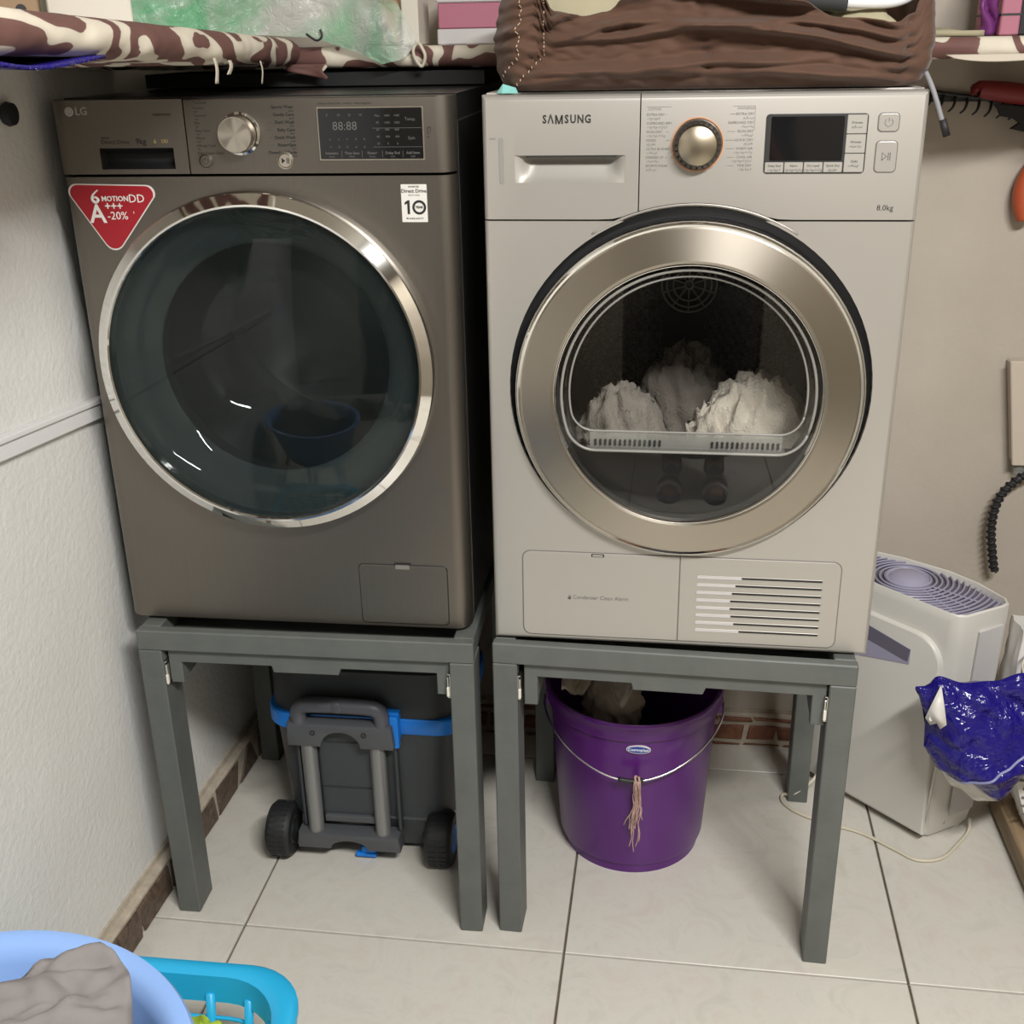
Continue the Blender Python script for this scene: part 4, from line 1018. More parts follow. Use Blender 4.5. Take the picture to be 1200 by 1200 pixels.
bm = NB(); ringbox(bm, [(.161, .553, .150, .455, .055, .296), (.159, .556, .148, .457, .056, .299), (.159, .556, .148, .457, .056, .327), (.161, .554, .150, .455, .055, .330)]); obj('band', bm, 'blue', cb, True, 35)
bm = NB(); ringbox(bm, [(.163, .552, .152, .453, .072, .3295), (.165, .550, .154, .451, .072, .425), (.185, .53, .17, .435, .06, .437)]); obj('lid', bm, 'slate_dark', cb, True, 35)
def cbx(name, m, x0, x1, y0, y1, z0, z1, bev=.004, par=None):
    bm = NB(); box(bm, x0-.355, x1-.355, y0-.30, y1-.30, z0, z1, bev, 2); return obj(name, bm, m, par or cb)
cbx('side_rib', 'slate', .2230, .2310, .140, .162, .075, .300); cbx('side_rib', 'slate', .4160, .4240, .140, .162, .075, .300)
cbx('back_plate', 'slate', .262, .374, .148, .160, .095, .330, .006); cbx('plate_groove', 'slate_dark', .266, .370, .1465, .150, .166, .169, .0005); cbx('plate_groove', 'slate_dark', .264, .372, .1465, .150, .270, .273, .0005)
cbx('step', 'slate_light', .268, .372, .140, .158, .088, .104, .003)
for x in (.250, .386):
    bm = NB(); tube(bm, [(x-.355, .139-.30, .045), (x-.355, .139-.30, .30)], .0155, 18, 1, False); obj('handle_tube', bm, 'tube_grey', cb, True, 40)
def bracket(z0, z1, arch, nm):
    o = [(.214, z0), (.278, z0)]
    o = [(.214, z0), (.280, z0)] + [(.318+.038*cos(PI-PI*k/10), z0+arch*sin(PI*k/10)) for k in range(1, 10)] + [(.356, z0), (.422, z0), (.424, z0+.01), (.420, z1), (.216, z1), (.212, z0+.01)]
    b = prism2([(x-.355, z) for x, z in o], .119-.30, .157-.30, .006, 2); return obj(nm, b, 'slate_light', cb, True, 30)
b1 = bracket(.276, .328, .034, 'upper_bracket'); b2_ = bracket(.036, .072, .020, 'lower_bracket')
for x, z in ((.266, .309), (.366, .309)):
    bm = NB(); lathe(bm, [(.0055, .1188-.30), (.0055, .1178-.30), (.003, .1178-.30), (.003, .1186-.30)], cx=x-.355, cz=z, n=14, axis='Y'); obj('screw', bm, 'ink', b1)
bm = NB(); tube(bm, [(.237-.355, .136-.30, .312), (.237-.355, .134-.30, .342), (.243-.355, .132-.30, .358), (.262-.355, .131-.30, .364), (.318-.355, .130-.30, .366), (.374-.355, .131-.30, .364), (.393-.355, .132-.30, .358), (.399-.355, .134-.30, .342), (.399-.355, .136-.30, .312)], .0155, 14, 6); obj('grip', bm, 'grip', cb, True)
bm = NB(); lathe(bm, [(.012, .1165-.30), (.010, .1145-.30), (0, .114-.30)], cx=.318-.355, cz=.368, n=16, axis='Y'); obj('release_button', bm, 'grip', cb, True)
cbx('latch', 'blue', .218, .232, .138, .158, .290, .345, .003); cbx('latch', 'blue', .404, .432, .138, .158, .290, .350, .003); cbx('latch_bar', 'blue', .414, .431, .130, .146, .275, .345, .003)
bm = NB(); lathe(bm, [(.012, .15-.30), (.012, .165-.30)], cx=.345-.355, cz=.030, n=16, axis='Y'); box(bm, -.030, .012, -.160, -.148, .006, .015, .002); box(bm, -.018, .010, -.158, -.146, .015, .030, .002); obj('drain_plug', bm, 'blue', cb)
for x0, x1 in ((.152, .200), (.474, .526)):
    bm = NB(); R = .055; c = (.152-.30, R+.0005)
    lathe(bm, [(.030, x0-.355), (.049, x0-.355), (.0535, x0+.005-.355), (R, x0+.011-.355), (R, x1-.011-.355), (.0535, x1-.005-.355), (.049, x1-.355), (.030, x1-.355)], cy=c[0], cz=c[1], n=40, axis='X')
    wh = obj('wheel', bm, 'rubber', cb, True, 40)
    bm = NB()
    for k in range(30):
        a = 2*PI*k/30
        for xa, xb in ((x0+.008, (x0+x1)/2-.003), ((x0+x1)/2+.003, x1-.008)):
            q = NB(); box(q, xa-.355, xb-.355, -.0022, .0022, R-.001, R+.0012); join(bm, q, Matrix.Translation((0, c[0], c[1])) @ Matrix.Rotation(a, 4, 'X'))
    o = obj('tread', bm, 'rubber', wh); o['kind'] = 'stuff'
    bm = NB(); lathe(bm, [(0, x1-.004-.355), (.020, x1-.003-.355), (.028, x1+.001-.355), (.030, x1-.004-.355), (.030, x1-.012-.355)], cy=c[0], cz=c[1], n=24, axis='X'); obj('hub', bm, 'blue' if x0 > .3 else 'slate_dark', wh, True)
    bm = NB(); tube(bm, [(x0-.01-.355, c[0], c[1]), (x1-.002-.355, c[0], c[1])], .012, 12, 1, False); obj('axle', bm, 'slate_dark', wh, True, 40)

# ------------------------------------------------------------------ purple bucket
bk = thing('bucket', 'purple plastic bucket with a wire handle under the right stand', 'bucket', (.872, .292, 0))
bm = NB()
prof = [(.120, .004), (.132, .0), (.137, .0), (.139, .022), (.1435, .0235), (.1455, .030), (.1630, .318), (.1640, .322), (.1695, .324), (.1712, .330), (.1722, .352), (.1745, .354), (.1750, .359), (.1725, .3625), (.1660, .360), (.1640, .335), (.1600, .318), (.1400, .032), (.12, .026), (0, .024)]
lathe(bm, prof, n=72); bm.faces.new([v for v in bm.verts if abs(v.co.z-.004) < 1e-6][:72])
obj('body', bm, 'purple', bk, True, 50)
for sx in (-1, 1):
    bm = NB(); box(bm, sx*.168-.006, sx*.168+.006, -.013, .013, .296, .330, .003); obj('ear', bm, 'purple', bk)
bail = []
for k in range(25):
    a = PI + PI*k/24; R = .178+.008*sin(-a)*0
    Rr_ = .1765 + .010*abs(sin(a))*0 + .004*abs(sin(a))
    bail.append((Rr_*cos(a), Rr_*sin(a), .246 + .068*abs(cos(a))**1.7))
bm = NB(); tube(bm, bail, .0022, 8, 2); bl = obj('wire_handle', bm, 'wire', bk, True)
bm = NB(); tube(bm, [p for p in bail if -.03 < p[0] < .042], .0050, 10, 3); obj('handle_grip', bm, 'ink', bl, True)
bm = NB(); rnd = random.Random(5)
for k in range(16):
    x, y = .0125+rnd.uniform(-.006, .006), -.1845+rnd.uniform(-.003, .001); ln = rnd.uniform(.09, .175) if k > 3 else rnd.uniform(.10, .13); dr_ = rnd.uniform(-.012, .010) - (.016 if k < 3 else 0)
    pts = [(x*1.0, y-.006, .2535), (x+rnd.uniform(-.003, .003), y-.004, .235)] + [(x+dr_*f*f+rnd.uniform(-.004, .004), -.150-(.246-ln*f)*.065-.0105-rnd.uniform(0, .006)*(1), .246-ln*f) for f in (.3, .5, .7, .85, 1)]
    tube(bm, pts, .0011, 4, 4)
o = obj('straw_tassel', bm, 'straw', bl, True); o['kind'] = 'stuff'; o['label'] = 'tassel of frayed straw tied to the handle'
bm = NB(); tube(bm, [(.010, -.188, .250), (.008, -.1805, .2555), (.011, -.174, .252), (.013, -.180, .240), (.016, -.187, .250), (.015, -.181, .256), (.012, -.175, .246)], .0022, 5, 4); obj('knot', bm, 'straw', bl, True)
yl = -.1650
bm = prism2([(.013+.0225*cos(2*PI*k/36), .3055+.0082*sin(2*PI*k/36)) for k in range(36)], yl-.0005, yl+.004); st2 = obj('maker_label', bm, 'sticker_white', bk)
bm = prism2([(.013+.0210*cos(2*PI*k/36), .3055+.0068*sin(2*PI*k/36)) for k in range(36)], yl-.0010, yl); obj('label_face', bm, 'label_blue', st2)
TP('b_txt', 'lettering', 'ink_white', st2); text('b_txt', 'Cosmoplast', .013, .3055, .0080, yl-.0013, 'CENTER', bold=.0001)
bm = NB()
def ragf(u, v):
    w_ = sin(u*13+2*sin(v*3)); x = .735+.140*u+.010*noise.noise(Vector((v*5, u*3, 2))); e = .5+.5*sin(PI*u)
    return Vector((x, .330-.120*v*(.75+.25*sin(u*8+1)) + .006*w_, .392-.040*v**1.6*(.6+.4*sin(u*10)) + .007*w_*(.3+v) + .012*fbm(u*6, v*5, 4)))
sheet(bm, ragf, 60, 24); blob(bm, (.830, .300, .300), (.060, .040, .075), 3.1, .35, 20, 2.6)
o = obj('rag', bm, 'rag', None, True); solid(o, .0016); tag(o, 'crumpled beige rag hanging inside the purple bucket', 'rag')

# ------------------------------------------------------------------ air purifier in the corner
ap = thing('air_purifier', 'white air purifier with lilac top grille standing in the corner right of the dryer', 'air purifier', (1.241, .528, 0), math.radians(-45.57))
def plan_poly(off=0, taper=1.0):
    P = [(.03, 0), (.305, 0), (.322, .004), (.333, .016), (.352, .105), (.352, .122), (.340, .136), (.27, .158), (.20, .164), (.10, .148), (.04, .128), (.022, .10), (.022, .02)]
    cx, cy = .19, .08; out = []
    for x, y in P:
        d = Vector((x-cx, y-cy)); l = d.length; out.append((cx+d.x*(1-off/l)*taper, cy+d.y*(1-off/l)*taper))
    return out
def loft(bm, polys, cap0=True, cap1=True):
    rings = [[bm.verts.new((x, y, z)) for x, y in P] for P, z in polys]
    for A, B in zip(rings, rings[1:]):
        for k in range(len(A)): bm.faces.new((A[k], A[(k+1) % len(A)], B[(k+1) % len(A)], B[k]))
    if cap0: bm.faces.new(rings[0])
    if cap1: bm.faces.new(rings[-1])
bm = NB(); loft(bm, [(plan_poly(.022), .006), (plan_poly(.016), .018), (plan_poly(.010), .05), (plan_poly(0), .500), (plan_poly(0), .518), (plan_poly(.003), .521), (plan_poly(.006), .520), (plan_poly(.010), .505)]); obj('body', bm, 'purifier', ap, True, 35)
bm = NB(); loft(bm, [(plan_poly(.0105), .5058), (plan_poly(.0105), .5075)]); obj('top_tray', bm, 'lilac_dark', ap)
inner = plan_poly(.011)
def inside(x, y, P):
    c = False
    for i in range(len(P)):
        (x1, y1), (x2, y2) = P[i], P[i-1]
        if (y1 > y) != (y2 > y) and x < (x2-x1)*(y-y1)/(y2-y1)+x1: c = not c
    return c
DCx, DCy = .158, .082
bm = NB(); lathe(bm, [(.046, .509), (.046, .516), (.043, .518), (.040, .514), (.038, .514), (.030, .5215), (.015, .525), (0, .526)], cx=DCx, cy=DCy, n=40); obj('control_dome', bm, 'lilac', ap, True, 40)
ribs = 0; rr = .054
while rr < .215:
    run = []; 
    for k in range(181):
        a = -PI + 2*PI*k/180; x, y = DCx+rr*cos(a), DCy+rr*sin(a)
        if inside(x, y, inner): run.append((x, y, .5145))
        if (not inside(x, y, inner) or k == 180) and run:
            if len(run) > 3: bm = NB(); tube(bm, run, .0022, 5, 1, False); obj('grille_rib', bm, 'lilac' , ap)
            run = []
    rr += .0105
for a in (-22, -8, 6):
    a = math.radians(a); pts = [(DCx+r*cos(a), DCy+r*sin(a), .5125) for r in (.05, .10, .15, .19) if inside(DCx+r*cos(a), DCy+r*sin(a), inner)]
    bm = NB(); tube(bm, pts, .0018, 5, 1, False); obj('grille_spoke', bm, 'lilac', ap)
# raised front cover with a rounded shoulder and a lilac finger grip
o1 = [(.030, .024), (.318, .024)] + [(.2485+.057*cos(PI/2*k/8), .402+.057*sin(PI/2*k/8)) for k in range(9)] + [(.030, .459)]
b = prism2(o1, -.011, .012, .006, 3); fc = obj('front_cover', b, 'purifier', ap, True, 30)
bm = NB(); v = [bm.verts.new(p) for p in ((.10, -.0125, .440), (.242, -.0125, .420), (.242, -.0125, .388), (.10, -.0125, .352), (.10, -.0115, .440), (.242, -.0115, .420), (.242, -.0115, .388), (.10, -.0115, .352))]
for q in ((0, 1, 2, 3), (4, 7, 6, 5), (0, 4, 5, 1), (1, 5, 6, 2), (2, 6, 7, 3), (3, 7, 4, 0)): bm.faces.new([v[i] for i in q])
gp = obj('finger_grip', bm, 'lilac', fc)
bm = NB(); vv = [bm.verts.new(p) for p in ((.10, -.0129, .440), (.242, -.0129, .420), (.238, -.0129, .392), (.10, -.0129, .408))]; bm.faces.new(vv); o = obj('grip_recess', bm, 'lilac_dark', fc); solid(o, .0006)
for x in (.326, .338):
    bm = NB(); tube(bm, [(x-.012, (x-.326)*4.5-.002, .03), (x, (x-.326)*4.5+.004, .30)], .0028, 6, 1, False); obj('edge_bead', bm, 'purifier', ap, True)
bm = NB(); loft(bm, [([(.340, .045), (.352, .108), (.348, .110), (.336, .048)], .06), ([(.345, .045), (.3555, .108), (.35, .110), (.34, .048)], .48)]); obj('side_panel', bm, 'lid', ap)
for x, y in ((.06, .03), (.295, .03), (.32, .105), (.06, .10)):
    bm = NB(); lathe(bm, [(0, 0), (.010, 0), (.011, .008), (0, .008)], cx=x, cy=y, n=14); obj('foot', bm, 'lid', ap)
bm = NB(); tube(bm, [(1.2825, .487, .085), (1.262, .430, .060), (1.22, .418, .022), (1.196, .432, .006), (1.196, .405, .0045), (1.225, .372, .004), (1.285, .342, .004), (1.345, .318, .004), (1.40, .275, .004), (1.441, .244, .004), (1.49, .255, .004), (1.53, .300, .004), (1.562, .345, .006), (1.567, .366, .022)], .0036, 8, 8); o = obj('power_cord', bm, 'cord', None, True); o.parent = ap; o.matrix_parent_inverse = (Matrix.Translation(ap.location) @ Matrix.Rotation(math.radians(-45.57), 4, 'Z')).inverted()

# ------------------------------------------------------------------ bags and board at the right
bd = thing('wooden_board', 'long brown wooden board lying on the floor at the right edge', 'board', (1.70, .08, 0))
bm = NB(); box(bm, -.078, .30, -.50, .38, .012, .060, .003, 1); obj('plank', bm, 'board', bd)
for y in (-.45, .0, .33):
    bm = NB(); box(bm, -.070, .29, y, y+.04, 0, .0118, .001, 1); obj('batten', bm, 'board', bd)
sk = thing('paper_sack', 'white sack with printed lines and a cord handle standing on the wooden board', 'sack', (1.72, .335, .0605))
def sackfn(s_, v):
    a = 2*PI*s_; x, y = .135*max(-1, min(1, 1.4*cos(a))), .060*max(-1, min(1, 1.6*sin(a))); l = math.hypot(x, y)
    c = (.006*fbm(x*9+5, y*9, v*4)+.007*abs(noise.noise(Vector((x*14, y*20, v*7)))))*(.2 if y < -.05 and v < .6 else 1); k = .72+.28*min(1, v*2.2)
    return Vector((x*k+x/l*c+.052*(1-v)*0+.030*(1-min(1, v*2.2)), y*(1-.45*v*v)+y/l*c, .43*v+.012*v*fbm(x*20, 1, 1)))
bm = NB(); g = sheet(bm, sackfn, 72, 30, True); bm.faces.new([r[0] for r in g]); obj('body', bm, 'sack', sk, True)
rnd = random.Random(2); bm = NB()
for r in range(9):
    zz = .045+.019*r; x0 = -.105+.012*(r < 4)
    for k in range(7):
        x1 = x0+rnd.uniform(.008, .022); y_ = -.0630*(1-.45*((zz+.002)/.43)**2)-.0006; box(bm, x0, x1, y_, y_+.003, zz, zz+.003); x0 = x1+.005
o = obj('printed_lines', bm, 'ink_grey', sk); o['kind'] = 'stuff'
bm = NB(); box(bm, -.128, -.106, -.0565, -.045, .345, .372, .002, 1); obj('print', bm, 'bag_blue', sk)
bm = NB(); tube(bm, [(-.095, -.035, .40), (-.125, -.062, .405), (-.142, -.085, .392), (-.135, -.100, .366), (-.110, -.102, .352), (-.080, -.09, .36), (-.06, -.05, .39)], .0020, 6, 8); obj('cord_handle', bm, 'cord', sk, True)
bb = thing('plastic_bag', 'shiny dark blue plastic bag with white lining lying against the air purifier', 'bag', (1.60, .17, .361))
TOP = [(1.383, .422), (1.402, .424), (1.420, .446), (1.466, .434), (1.517, .441), (1.565, .460), (1.650, .474), (1.80, .46)]
BOT = [(1.383, .416), (1.405, .372), (1.413, .290), (1.443, .249), (1.484, .233), (1.563, .183), (1.605, .256), (1.683, .27), (1.80, .30)]
def bagf(side):
    def f(u, v):
        x0 = 1.383+.335*u
        zt, zb = lerp_pts(TOP, x0), lerp_pts(BOT, x0)
        z = zb + (zt-zb)*v
        e = (1-(2*v-1)**2)**.6*min(1, u*5)**.7
        c = .026*fbm(x0*9, z*9, 3) + .026*abs(noise.noise(Vector((x0*16+z*8, z*15-x0*4, 2))))
        y = .205 + (side*.040*e + side*c*min(1, e*1.5))
        if side < 0: y -= .018*math.exp(-((z-(.25+.35*(x0-1.45)))/.02)**2)*e
        return Vector((x0-1.60, y-.17, z-.361))
    return f
bm = NB(); sheet(bm, bagf(-1), 70, 36); obj('front_film', bm, 'bag_blue', bb, True)
bm = NB(); sheet(bm, bagf(1), 40, 20); obj('back_film', bm, 'bag_blue', bb, True)
bm = NB()
def flapf(u, v):
    x0 = 1.443+.122*u; zt = lerp_pts(BOT, x0)+.012; zb = lerp_pts([(1.443, .246), (1.479, .206), (1.529, .176), (1.565, .180)], x0)
    return Vector((x0-1.60, .198-.17+.012*v+.005*noise.noise(Vector((u*6, v*4, 2))), zt+(zb-zt)*v-.361))
sheet(bm, flapf, 24, 10); o = obj('white_lining', bm, 'bag_white', bb, True); solid(o, .001)
bm = NB(); v = [bm.verts.new((x-1.60, y-.17, z-.361)) for x, y, z in ((1.420, .178, .444), (1.404, .172, .398), (1.398, .170, .378), (1.408, .168, .365), (1.418, .165, .371), (1.424, .160, .362), (1.434, .160, .372), (1.428, .168, .405))]; bm.faces.new(v); o = obj('white_fold', bm, 'bag_white', bb, True); solid(o, .001)
bm = NB(); f = bagf(-1); pts = []
for k in range(12):
    q = k/11; uu = .227+.477*q; x0 = 1.383+.335*uu; zt, zb = lerp_pts(TOP, x0), lerp_pts(BOT, x0); z = .245+.10*q; vv = (z-zb)/(zt-zb); p = f(uu, vv); pts.append((p.x, p.y-.002, p.z))
tube(bm, pts, .0026, 6, 3); obj('welded_seam', bm, 'seam', bb, True)
# ------------------------------------------------------------------ tools on the back wall, box cover, spiral cable
hr = thing('hook_rail', 'dark metal rail with a row of curved hooks on the back wall', 'rail', (1.47, .632, 1.41))
tl_ = -math.atan2(.013, .09)
bm = NB(); tube(bm, [(-.10, 0, .015), (.10, 0, -.013)], .0045, 6, 1, False); box(bm, -.10, .10, .001, .0079, -.004, .004); obj('bar', bm, 'slate_dark', hr)
for k in range(10):
    x = -.088+k*.0215; z = -.14*x
    bm = NB(); tube(bm, [(x, 0, z), (x-.002, -.010, z-.010), (x-.006, -.014, z-.020), (x-.012, -.010, z-.027)], lambda t: .0032*(1-.5*t), 6, 5); obj('hook', bm, 'slate_dark', hr, True)
rt_ = thing('hand_tool', 'black tool with a red handle hanging on the hook rail', 'tool', (1.53, .60, 1.41))
bm = NB(); tube(bm, [(-.073, 0, .018), (-.068, 0, .0185), (-.02, 0, .012), (.04, 0, .004), (.10, 0, -.004)], lambda t: .0165-.002*sin(t*9), 14, 6); obj('handle', bm, 'dark_red', rt_, True)
bm = prism2([(-.045, -.006), (.09, -.02), (.09, -.062), (.030, -.058), (.028, -.068), (.020, -.068), (.018, -.056), (-.010, -.050), (.004, -.040), (-.008, -.032), (-.030, -.028), (-.036, -.016)], -.004, .006, .001, 1); obj('blade', bm, 'black_plastic', rt_)
ot = thing('orange_tool', 'orange-handled tool hanging at the right edge of the back wall', 'tool', (1.60, .61, 1.25))
bm = NB(); tube(bm, [(-.028, 0, -.052), (-.034, 0, -.03), (-.036, 0, .0), (-.030, 0, .03), (-.018, 0, .058)], lambda t: .014+.006*sin(PI*t), 12, 6); obj('handle', bm, 'orange_tool', ot, True)
bm = NB(); tube(bm, [(-.018, .002, .058), (-.002, .002, .085), (.02, .002, .11)], .006, 8, 4); obj('shaft', bm, 'slate_dark', ot, True)
bx = thing('wall_box', 'flat beige wall box with a rough left edge on the back wall', 'wall box', (1.68, .64, .71))
bm = NB(); box(bm, -.095, .12, -.032, -.001, .004, .215, .003, 1)
for v in bm.verts: v.co.x += .034*(1-v.co.z/.215)*(1 if v.co.x < 0 else 0)
obj('body', bm, 'cover_beige', bx)
bm = NB(); box(bm, -.098, .12, -.040, -.0325, .002, .218, .002, 1)
for v in bm.verts: v.co.x += .034*(1-v.co.z/.218)*(1 if v.co.x < 0 else 0)
obj('cover', bm, 'cover_beige', bx)
bm = NB(); box(bm, -.055, .10, -.028, -.002, -.022, -.0005, .003, 1); obj('lower_lip', bm, 'clear_plastic', bx)
scb = thing('spiral_cable', 'black cable in spiral wrap curving along the back wall under the wall box', 'cable', (1.612, .60, .478))
P_ = [(0, 0, 0), (-.008, 0, .035), (-.018, 0, .09), (-.018, 0, .135), (-.010, 0, .168), (.004, 0, .19), (.03, .0, .213), (.075, .008, .225), (.13, .015, .20)]
bm = NB(); tube(bm, P_, .0068, 10, 10); o = obj('core', bm, 'ink', scb, True)
sp_ = smoothpath(P_, 60); bm = NB(); pp = []
dist = 0; prev = sp_[0]; nrm = Vector((0, -1, 0))
for i, p in enumerate(sp_):
    dist += (p-prev).length; prev = p; d = (sp_[min(i+1, len(sp_)-1)]-sp_[max(i-1, 0)]).normalized(); b_ = d.cross(nrm).normalized(); a = dist/.0135*2*PI
    pp.append(p + .0072*(nrm*cos(a)+b_*sin(a)))
tube(bm, pp, .0034, 5, 1, False); obj('spiral_wrap', bm, 'black_plastic', scb, True)
# black knob at the left edge of the wall
bm = NB(); lathe(bm, [(.0, .0), (.014, 0), (.017, .006), (.015, .014), (0, .018)], cy=0, cz=0, n=20, axis='X'); o = obj('black_hook', bm, 'black_plastic', None, True, 40); o.location = (wl(-.06)+.0005, -.056, 1.440); tag(o, 'small round black hook on the left wall under the shelf', 'hook')

# ------------------------------------------------------------------ laundry tub, basket and stool in the foreground
stl = thing('stool', 'plastic stool under the light blue tub', 'stool', (.235, -.965, 0))
bm = NB(); lathe(bm, [(0, .33), (.12, .33), (.128, .337), (.12, .3445), (0, .345)], n=32); obj('seat', bm, 'pvc', stl, True, 40)
for sx in (-1, 1):
    for sy in (-1, 1):
        bm = NB(); tube(bm, [(sx*.095, sy*.095, 0), (sx*.075, sy*.075, .331)], .013, 10, 1, False); obj('leg', bm, 'pvc', stl, True, 40)
tb = thing('wash_tub', 'round light blue plastic tub holding grey laundry in the lower left foreground', 'tub', (.222, -.965, .3455))
bm = NB(); lathe(bm, [(0, .0), (.17, .0), (.18, .006), (.226, .205), (.232, .214), (.252, .222), (.2555, .228), (.252, .2345), (.240, .236), (.229, .229), (.222, .212), (.205, .13), (.176, .014), (0, .010)], n=96); obj('body', bm, 'tub', tb, True, 50)
def heap(bm, cx, cy, rx, ry, z0, hz, seed, n=60):
    def f(u, v):
        a = 2*PI*u; r = v
        x, y = rx*r*cos(a), ry*r*sin(a)
        h = hz*(1-r**2.4)
        q = .030*fbm(x*9+seed, y*9, 1) + .055*(abs(noise.noise(Vector((x*8+y*5+seed, y*4-x*3, 3)))))*(1-r*.4)
        return Vector((cx+x, cy+y, z0+h+q))
    sheet(bm, f, n, n//2, True)
bm = NB(); heap(bm, .195, -.985, .180, .175, .500, .185, 3.0, 96); 
def fold(u, v):
    P = Vector((.13+.180*u, -.905+.120*u-.02*sin(PI*u),   .640-.012*u)); w_ = .016*fbm(u*4, v*5, 2)+.022*abs(noise.noise(Vector((u*5+v*4, v*6-u*2, 5))))
    return P + Vector((.140*v-.02*v*sin(PI*u)+.012*sin(v*6), -.13*v+.012*sin(v*5), .022*sin(PI*v*1.2)*(1-u*.4)-.085*v**2.2+w_))
sheet(bm, fold, 40, 40)
o = obj('grey_laundry', bm, 'greycloth', None, True); tag(o, 'heap of crumpled grey laundry in the light blue tub', 'laundry'); solid(o, .002)
bs = thing('laundry_basket', 'bright cyan slotted plastic basket on the floor beside the light blue tub', 'basket', (.210, -.590, 0))
bx0, bx1, by0, by1 = -.200, .205, -.185, .185
def brr(k, r=.095): return rrect(bx0+k, bx1-k, by0+k, by1-k, r, 8)
bm = NB(); rings = []
for k, z in ((.004, .200), (.002, .228), (0, .236), (0, .244), (.006, .250), (.022, .251), (.030, .246), (.034, .200), (.031, .199)): rings.append([bm.verts.new((x, y, z)) for x, y in brr(k)])
rings.append(rings[0])
for A, B in zip(rings, rings[1:]):
    for k in range(len(A)): bm.faces.new((A[k], A[(k+1) % len(A)], B[(k+1) % len(A)], B[k]))
obj('rim', bm, 'basket', bs, True, 50)
bm = NB(); loft(bm, [(brr(.060, .07), 0), (brr(.058, .07), .02)]); obj('bottom', bm, 'basket', bs, True, 40)
for z in (.04, .066, .092, .118, .144, .170):
    k = .058-.030*z/.22; bm = NB(); P = [(x, y, z) for x, y in brr(k)]; tube(bm, P+[P[0]], .0035, 6, 1, False); obj('hoop', bm, 'basket', bs, True)
low, hi = brr(.060, .07), brr(.029)
m = len(hi); per = []
def per_pts(P, step):
    out = []; L = 0; acc = []
    Q = P+[P[0]]
    for a, b in zip(Q, Q[1:]): acc.append(math.hypot(b[0]-a[0], b[1]-a[1]))
    tot = sum(acc); nn = int(tot/step)
    for i in range(nn):
        d = tot*i/nn
        for k, l in enumerate(acc):
            if d <= l: f = d/l; out.append((Q[k][0]+(Q[k+1][0]-Q[k][0])*f, Q[k][1]+(Q[k+1][1]-Q[k][1])*f)); break
            d -= l
    return out
hp = per_pts(hi, .064)
for x, y in hp:
    x2, y2 = x*.86, y*.86
    bm = NB(); tube(bm, [(x2, y2, .01), (x*.985, y*.985, .215)], .0075, 6, 1, False); obj('upright', bm, 'basket', bs, True)
bm = NB(); blob(bm, (.275, -.520, .122), (.075, .070, .095), 5.0, .35, 24); o = obj('lime_cloth', bm, 'lime', None, True); tag(o, 'lime green cloth inside the cyan basket', 'cloth')

# ------------------------------------------------------------------ the person taking the picture (seen as a reflection in the doors)
M['skin'] = mat('skin', (.30, .155, .095), .55); M['dress'] = mat('dark_dress', (.012, .011, .012), .85, bmp=.2, bscale=60)
M['hair'] = mat('hair', (.010, .007, .006), .6); M['sock'] = mat('sock_dark', (.03, .034, .05), .9); M['stripe'] = mat('sock_stripe', (.55, .54, .52), .9)
pe = thing('person', 'person in a long dark dress and striped sandals holding up a phone', 'person', (.985, -2.12, 0))
J = []; Eg = []
def jn(p, r, par=None, ry=None):
    J.append((Vector(p), r, ry or r)); k = len(J)-1
    if par is not None: Eg.append((par, k))
    return k
pv = jn((0, 0, .88), .125); sp1 = jn((0, 0, 1.06), .105, pv); ch = jn((0, -.005, 1.24), .125, sp1); nk0 = jn((0, 0, 1.37), .062, ch); nk = jn((0, .015, 1.425), .050, nk0)
h0 = jn((0, .035, 1.475), .066, nk); h1 = jn((0, .03, 1.545), .088, h0); h2 = jn((0, .02, 1.61), .072, h1)
for sx, wx in ((-1, -.152), (1, -.032)):
    sh = jn((sx*.165, 0, 1.325), .052, ch); el = jn((sx*.215, .11, 1.115), .040, sh); fa = jn((sx*.12+wx*.4, .24, 1.30), .034, el)
    wr = jn((wx, .345, 1.445), .024, fa); pa = jn((wx, .385, 1.490), .030, wr)
    for q, (fx, fy, fz, l) in enumerate(((-.026, .010, .034, .030), (-.010, .012, .042, .034), (.008, .012, .042, .032), (.024, .010, .034, .026))):
        a = jn((wx+fx*.8, .385+.012, 1.490+fz*.7), .0095, pa); b_ = jn((wx+fx, .400+fy*.6, 1.490+fz), .0085, a); jn((wx+fx-sx*.014, .402, 1.490+fz+l*.35), .0075, b_)
    a = jn((wx-sx*.030, .380, 1.500), .0105, pa); jn((wx-sx*.042, .388, 1.525), .0085, a)
    hp_ = jn((sx*.09, 0, .82), .092, pv); kn_ = jn((sx*.088, .012, .47), .060, hp_); cf_ = jn((sx*.088, -.012, .33), .056, kn_); an = jn((sx*.088, -.005, .085), .034, cf_); jn((sx*.088, -.03, .035), .036, an); t1 = jn((sx*.094, .07, .034), .036, an); jn((sx*.098, .135, .026), .028, t1)
me = bpy.data.meshes.new('body'); me.from_pydata([tuple(j[0]) for j in J], Eg, []); o = bpy.data.objects.new('body', me); COL.objects.link(o); o.parent = pe
me.materials.append(M['skin']); o.modifiers.new('skin', 'SKIN')
for k, j in enumerate(J): me.skin_vertices[0].data[k].radius = (j[1], j[2]); me.skin_vertices[0].data[k].use_root = (k == 0)
sb_ = o.modifiers.new('sub', 'SUBSURF'); sb_.levels = sb_.render_levels = 2
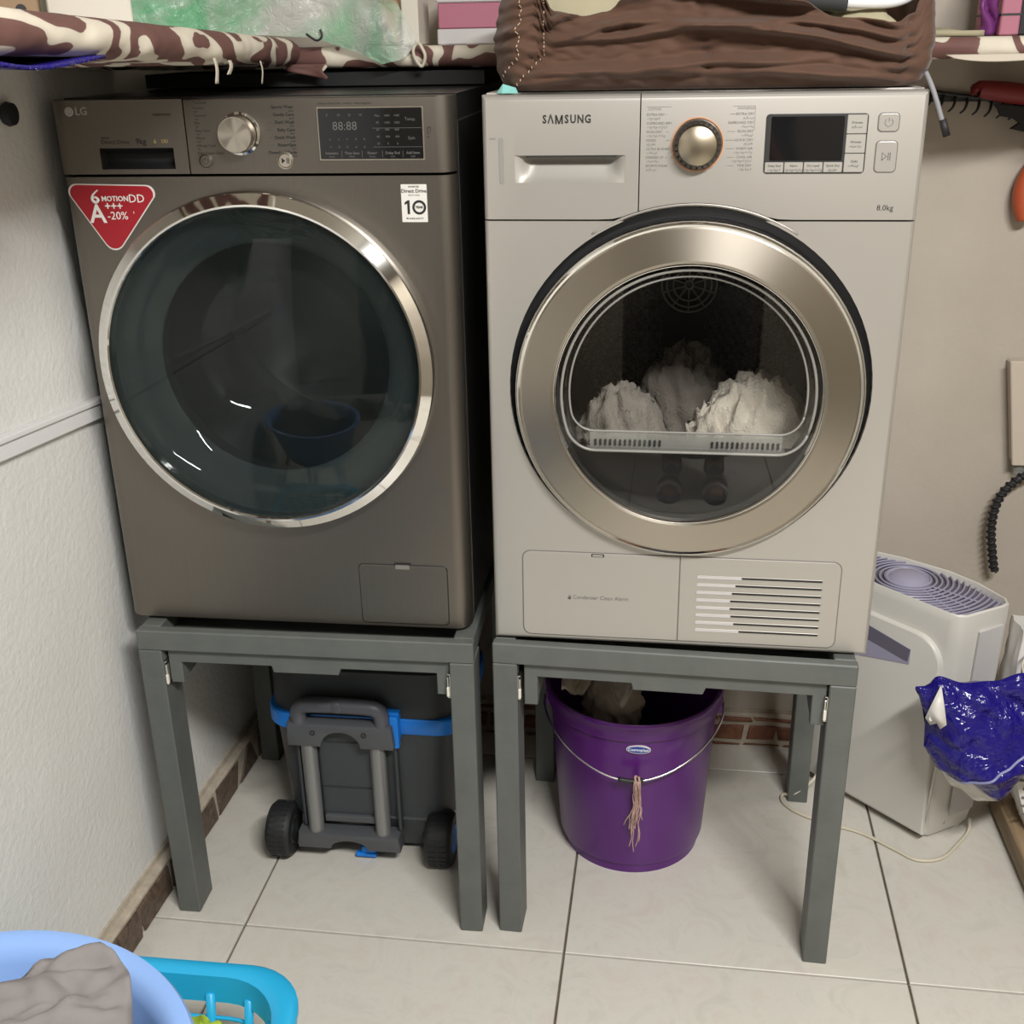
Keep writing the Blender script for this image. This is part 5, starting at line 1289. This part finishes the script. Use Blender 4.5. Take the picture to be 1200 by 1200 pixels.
def ell(bm, spec, n=40, wob=0):
    rings = [[bm.verts.new((cx+(rx*(1+wob*sin(9*a)*(1 if z < .9 else .2)))*cos(a), cy+(ry*(1+wob*sin(9*a)*(1 if z < .9 else .2)))*sin(a), z)) for a in [2*PI*k/n for k in range(n)]] for cx, cy, rx, ry, z in spec]
    for A, B in zip(rings, rings[1:]):
        for k in range(n): bm.faces.new((A[k], A[(k+1) % n], B[(k+1) % n], B[k]))
    return rings
bm = NB(); ell(bm, [(0, 0, .185, .150, .20), (0, 0, .190, .150, .45), (0, 0, .192, .150, .75), (0, 0, .188, .148, .90), (0, 0, .155, .128, 1.07), (0, 0, .178, .145, 1.25), (0, 0, .185, .105, 1.34), (0, 0, .120, .085, 1.385), (0, .005, .072, .066, 1.40)], 54, .03); o = obj('dress', bm, 'dress', pe, True); solid(o, .004, 1)
for sx in (-1, 1):
    bm = NB(); tube(bm, [(sx*.150, 0, 1.33), (sx*.190, .05, 1.23), (sx*.212, .10, 1.13)], lambda t: .066-.012*t, 16, 5); obj('sleeve', bm, 'dress', pe, True)
bm = NB(); blob(bm, (0, -.012, 1.575), (.096, .100, .098), 2.0, .06, 20); blob(bm, (0, -.055, 1.47), (.085, .060, .12), 6.0, .06, 18); obj('hair', bm, 'hair', pe, True)
for sx in (-1, 1):
    bm = NB(); blob(bm, (sx*.034, .108, 1.545), (.013, .007, .007), 1, .02, 10); obj('eye', bm, 'ink', pe, True)
    bm = NB(); blob(bm, (sx*.090, .028, 1.535), (.010, .018, .028), 1, .05, 10); obj('ear', bm, 'skin', pe, True)
    bm = NB(); ell(bm, [(sx*.088, -.012, .040, .043, .22), (sx*.088, -.008, .036, .039, .14), (sx*.088, .0, .040, .050, .09)], 24); o = obj('sock', bm, 'sock', pe, True); solid(o, .004, 1)
    bm = NB(); loft(bm, [([(sx*.095+.048*cos(a)*(1+.15*sin(a)), .040+.125*sin(a)) for a in [2*PI*k/28 for k in range(28)]], z) for z in (.001, .022)]); obj('sole', bm, 'sock', pe, True, 40)
    for q in range(3):
        y = .020+.034*q; bm = NB(); tube(bm, [(sx*.095-.044, y, .020), (sx*.095-.036, y+.004, .066-.008*q), (sx*.095, y+.006, .090-.010*q), (sx*.095+.036, y+.004, .066-.008*q), (sx*.095+.044, y, .020)], .009, 8, 5); obj('strap', bm, 'stripe' if q != 1 else 'sock', pe, True)
bm = NB(); blob(bm, (0, .122, 1.515), (.012, .018, .020), 3, .04, 12); obj('nose', bm, 'skin', pe, True)
bm = NB(); blob(bm, (0, .106, 1.480), (.024, .010, .007), 3, .04, 12); obj('mouth', bm, 'dark_red', pe, True)
ph = thing('phone', 'black phone held up by the person taking the picture', 'phone', (.8927, -1.718, 1.52), 0)
bm = prism2(rrect(-.038, .038, -.075, .075, .010), -.004, .004, .0015, 2); bmesh.ops.transform(bm, matrix=Matrix.Rotation(-.39, 4, 'X'), verts=bm.verts[:]); obj('body', bm, 'black_gloss', ph)
build_text()
